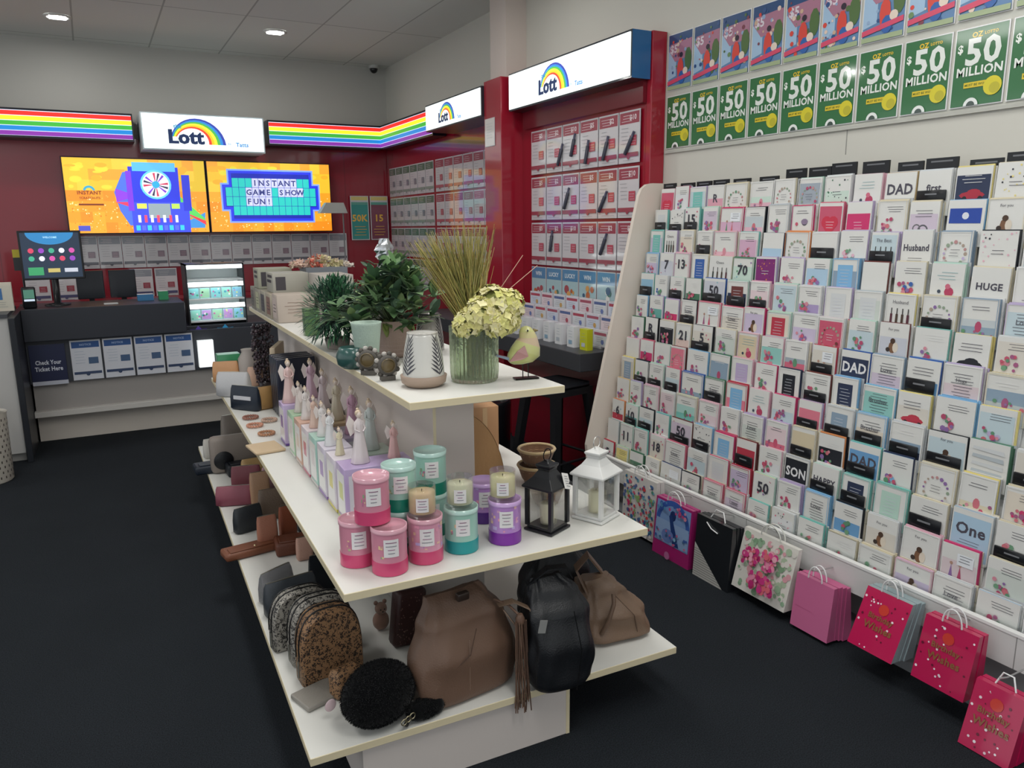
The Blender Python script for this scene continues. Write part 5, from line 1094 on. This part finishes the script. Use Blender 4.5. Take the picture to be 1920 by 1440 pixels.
# fur bag
def furball(b,c,r,n,col,ln=.016):
    c=Vector(c)
    for i in range(n):
        d=rdir(-90,90); p=c+Vector((d.x*r[0],d.y*r[1],d.z*r[2])); nn=Vector((d.x/r[0],d.y/r[1],d.z/r[2])).normalized(); u=nn.orthogonal().normalized(); w_=nn.cross(u); a=rr(0,6.28); e=(u*math.cos(a)+w_*math.sin(a)); g=nn.cross(e)
        b.poly([p-e*.0012,p+e*.0012,p+nn*ln*rr(.6,1)+g*rr(-.008,.008)+e*rr(-.005,.005)],random.choice(col))
o=empty('fur_bag',atz(712,1352,SB),.2,'round black fluffy fur bag with a gold clasp at the near left corner','handbag')
FC=['#08090b','#0b0c0e','#0f1013','#050507']
b=MB(); b.ball((0,0,.09),(.11,.08,.089),'#08090b',28,18); furball(b,(0,0,.09),(.11,.08,.089),12000,FC,.008); b.build('body',M['fur'],o)
o2=b=MB(); b.tube([(.06,-.075,.02),(.075,-.06,.045),(.11,-.05,.05)],.004,'#2a2a2c',6); b.build('strap',M['leather'],o)
b=MB()
for k in range(3): b.tube([(.03+.014*k+.009*math.cos(a),-.086,.028+.004*k+.009*math.sin(a)) for a in [2*math.pi*q/12 for q in range(13)]],.002,'#c9bfa0',6)
b.build('gold_clasp',M['metal'],o)
o=empty('fur_keyring',atz(798,1342,SB),.12,'black fluffy tail keyring lying beside the fur bag','keyring')
b=MB(); b.rbox(-.05,.055,-.028,.028,.002,.052,.02,'#08090b'); furball(b,(0.002,0,.027),(.06,.03,.027),3500,FC,.007); b.build('tail',M['fur'],o); b=MB(); b.tube([(-.075,-.02,.01),(-.06,-.01,.018),(-.045,0,.022)],.007,'#1e1c1e',8); b.build('strap',M['leather'],o)
# cosmetic pouches
def dome_pouch(p,w,h,d,mat,rz,label,lean=.0):
    o=empty('cosmetic_pouch',p,rz,label,'cosmetic pouch','patterned cosmetic pouches'); n=18; R=[]
    for y,s_ in ((-d/2,.93),(-d/2+.012,.99),(-d/2+.02,1),(d/2-.02,1),(d/2-.012,.99),(d/2,.93)):
        ring=[(-w/2*s_,y,.004)]+[(-w/2*s_*math.cos(math.pi*k/n)**1 if 0 else -w/2*s_*math.copysign(abs(math.cos(math.pi*k/n))**.62,math.cos(math.pi*k/n)),y,h*.35+h*.65*s_*math.sin(math.pi*k/n)**.8) for k in range(n+1)]+[(w/2*s_,y,.004)]
        R.append(ring)
    b=MB(); b.loft(R,'#888888'); bb=b.build('body',M[mat],o); bb.rotation_euler=(lean,0,0)
    for yy,c in ((-d*.18,'#0f0f11'),(d*.18,'#0f0f11')):
        b=MB(); b.tube([(-w/2*1.005*math.copysign(abs(math.cos(math.pi*k/n))**.62,math.cos(math.pi*k/n)),yy,h*.35+h*.655*math.sin(math.pi*k/n)**.8) for k in range(n+1)],.003,c,6); z=b.build('zip',M['satin'],o); z.rotation_euler=(lean,0,0)
    b=MB(); b.tube([(-w/2-.004,-d*.18,h*.35),(-w/2-.006,-d*.22,h*.12)],.003,'#b8b8b0',6); z=b.build('zip_pull',M['metal'],o); z.rotation_euler=(lean,0,0)
dome_pouch(atz(620,1262,SB),.2,.235,.09,'leopard_brown',.05,'largest brown leopard print pouch, nearest on the left')
dome_pouch(g2w(.03,.5,SB),.21,.22,.08,'leopard_grey',.05,'grey leopard print pouch just behind the brown one')
dome_pouch(g2w(-.01,.62,SB),.21,.2,.07,'leopard_grey',.1,'smaller grey animal print pouch, third in the row')
b=MB(); b.rbox(-.05,.05,-.03,.03,0,.09,.02,'#888888'); tag(b.build('coin_purse',M['leopard_brown'],loc=atz(650,1300,SB),rot=(0,0,.3)),'small leopard print coin purse below the large brown pouch','purse','purses and wallets')
b=MB(); R=[]
b.ball((0,0,.0),(.016,.004,.02),'#c8b0b4',10,8); tag(b.build('heart_charm',M['satin'],loc=atz(630,1300,SB+.05)+Vector((-.03,-.05,0)),rot=(0,.4,0)),'pale pink charm hanging in front of the leopard pouch','charm')
slab('flat_wallet','wallet','flat grey wallet lying at the front left corner of the bottom shelf',atz(597,1306,SB),.13,.105,.016,'#8f8a82',.3,0,'leather',.005,'purses and wallets')
# row of purses further back along the bottom shelf's left edge
def lay(px,py,w,d,h,c,label,mat='leather',rz=0,name='purse',cat='purse'):
    p=atz(px,py,SB); o=empty(name,p,rz,label,cat,'purses and wallets')
    b=MB(); b.rbox(-w/2,w/2,-d/2,d/2,0,h,min(.012,h*.45),c,2); b.build('body',M[mat],o)
    b=MB(); b.rbox(-w*.42,w*.42,-d*.42,d*.1,h-.001,h+.006,.003,c,1); b.build('flap',M[mat],o)
    b=MB(); b.ball((0,-d*.3,h+.006),.006,'#c8b890',8,6); b.build('stud_clasp',M['metal'],o); return o
purse(g2w(.0,.86,SB),.2,.08,.13,'#3b4046','charcoal glitter wallet behind the animal print pouches','leather',.15,'#8a8a8e')
purse(g2w(-.03,.99,SB),.15,.06,.12,'#9a9a9c','silver sequinned purse leaning by the shelf edge','glitter',.5)
lay(475,1035,.26,.1,.035,'#7a4a34','long tan brown wallet with a button clasp','leather',.15)
lay(560,1030,.2,.12,.06,'#5f3322','dark tan wallet behind the long brown one','leather',-.1)
purse(g2w(.02,1.5,SB),.09,.045,.15,'#a8705a','rose brown tassel pouch standing upright','leather',.1)
purse(g2w(.12,1.56,SB),.08,.045,.16,'#8a4a30','rust brown leather pouch beside the rose brown one','leather',.2)
purse(g2w(.22,1.62,SB),.1,.06,.18,'#1b1d22','black upright pouch under the middle shelf','leather',.1)
purse(g2w(-.03,1.75,SB),.14,.06,.12,'#2b2f33','dark grey folded purse near the left shelf edge','leather',.3)
purse(g2w(-.04,2.15,SB),.19,.07,.1,'#8a4a58','dusky rose wallet leaning near the shelf edge','leather',-.3)
purse(g2w(.08,2.1,SB),.1,.06,.17,'#a88468','tan bottle shaped pouch with cord','leather',0)
purse(g2w(.17,2.2,SB),.13,.06,.16,'#b08890','pale pink pouch behind the tan one','leather',0)
purse(g2w(.27,2.1,SB),.12,.07,.17,'#1e2126','black pouch right of the pale pink one','leather',0)
lay(415,880,.3,.12,.05,'#1c2430','flat navy wallet stack at the far left','leather',.05)
lay(465,885,.24,.12,.07,'#14181f','flat black wallet beside the navy stack','leather',.05)
o=empty('hat_stand_bag',g2w(-.02,2.75,SB),0,'grey beige clutch with a black oval badge at the far end','purse','purses and wallets')
b=MB(); b.rbox(-.08,.2,-.04,.04,0,.22,.03,'#8a8078'); b.build('body',M['leather'],o); b=MB(); b.M=Matrix.Translation((-.01,-.042,.08))@Matrix.Rotation(math.pi/2,4,'X'); b.lathe([(.001,.006),(.05,.006),(.055,0)],'#14161b',n=24,cap=False); b.M=None; b.build('badge',M['leather'],o)
purse(g2w(.14,2.62,SB),.18,.07,.1,'#b09060','mustard tan pouch right of the badge clutch','leather',.1)
purse(g2w(.26,2.6,SB),.08,.06,.13,'#8a8030','olive yellow pouch beneath the middle shelf','leather',.1)
purse(g2w(-.05,3.1,SB),.12,.06,.12,'#c8c4bc','black and white speckled purse at the farthest left corner','stone',.1)
purse(g2w(.12,3.1,SB),.24,.1,.26,'#7d746c','large grey clutch at the back of the bottom shelf','leather',.1)

# more purses filling the back of the bottom shelf
for i,(u,v_,w,d,h,c,lb,kind) in enumerate([(.24,1.06,.2,.07,.16,'#4a3026','dark brown upright purse behind the charcoal wallet','leather'),(.26,1.32,.16,.08,.12,'#2b2c30','charcoal pouch behind the tan wallets','leather'),
  (.26,1.85,.14,.07,.18,'#24272c','tall black pouch beyond the rust brown pouch','leather'),(.1,1.86,.13,.06,.15,'#6a5a4c','taupe pouch beside the dark grey folded purse','leather'),
  (.05,2.38,.16,.06,.13,'#7a3f48','wine coloured purse behind the dusky rose wallet','leather'),(.22,2.42,.15,.07,.17,'#2a2420','very dark brown pouch under the middle shelf','leather'),
  (.14,1.3,.07,.05,.1,'#b89080','small beige pouch between the tan wallets and upright pouches','leather'),(.22,2.9,.2,.08,.2,'#5a5048','brown grey clutch at the far back of the bottom shelf','leather'),
  (.17,.98,.16,.05,.15,'#20242a','black glittery purse beside the charcoal wallet','glitter')]):
    purse(g2w(u,v_,SB),w,d,h,c,lb,kind,rr(-.25,.25))

_q=aty(618,390,7.6)
o=empty('desk_lamp',Vector((_q.x+.13,7.6,.89)),0,'pale shaded lamp on a thin pole in front of the right wall screen corner','lamp')
b=MB(); b.lathe([(.06,0),(.06,.012),(.01,.02)],'#8a8c8e',n=16); b.build('base',M['satin'],o)
b=MB(); b.tube([(0,0,.012),(0,0,_q.z-.89),(-.03,0,_q.z-.87)],.007,'#8a8c8e',6); b.build('pole',M['satin'],o)
b=MB(); b.loft([[(-.24,-.06,-.05),(.03,-.06,-.05),(.03,.06,-.05),(-.24,.06,-.05)],[(-.17,-.04,.05),(.0,-.04,.05),(.0,.04,.05),(-.17,.04,.05)]],'#a9aaa6',True,False); k=b.build('lamp_shade',M['satin'],o); k.location=(0,0,_q.z-.89)
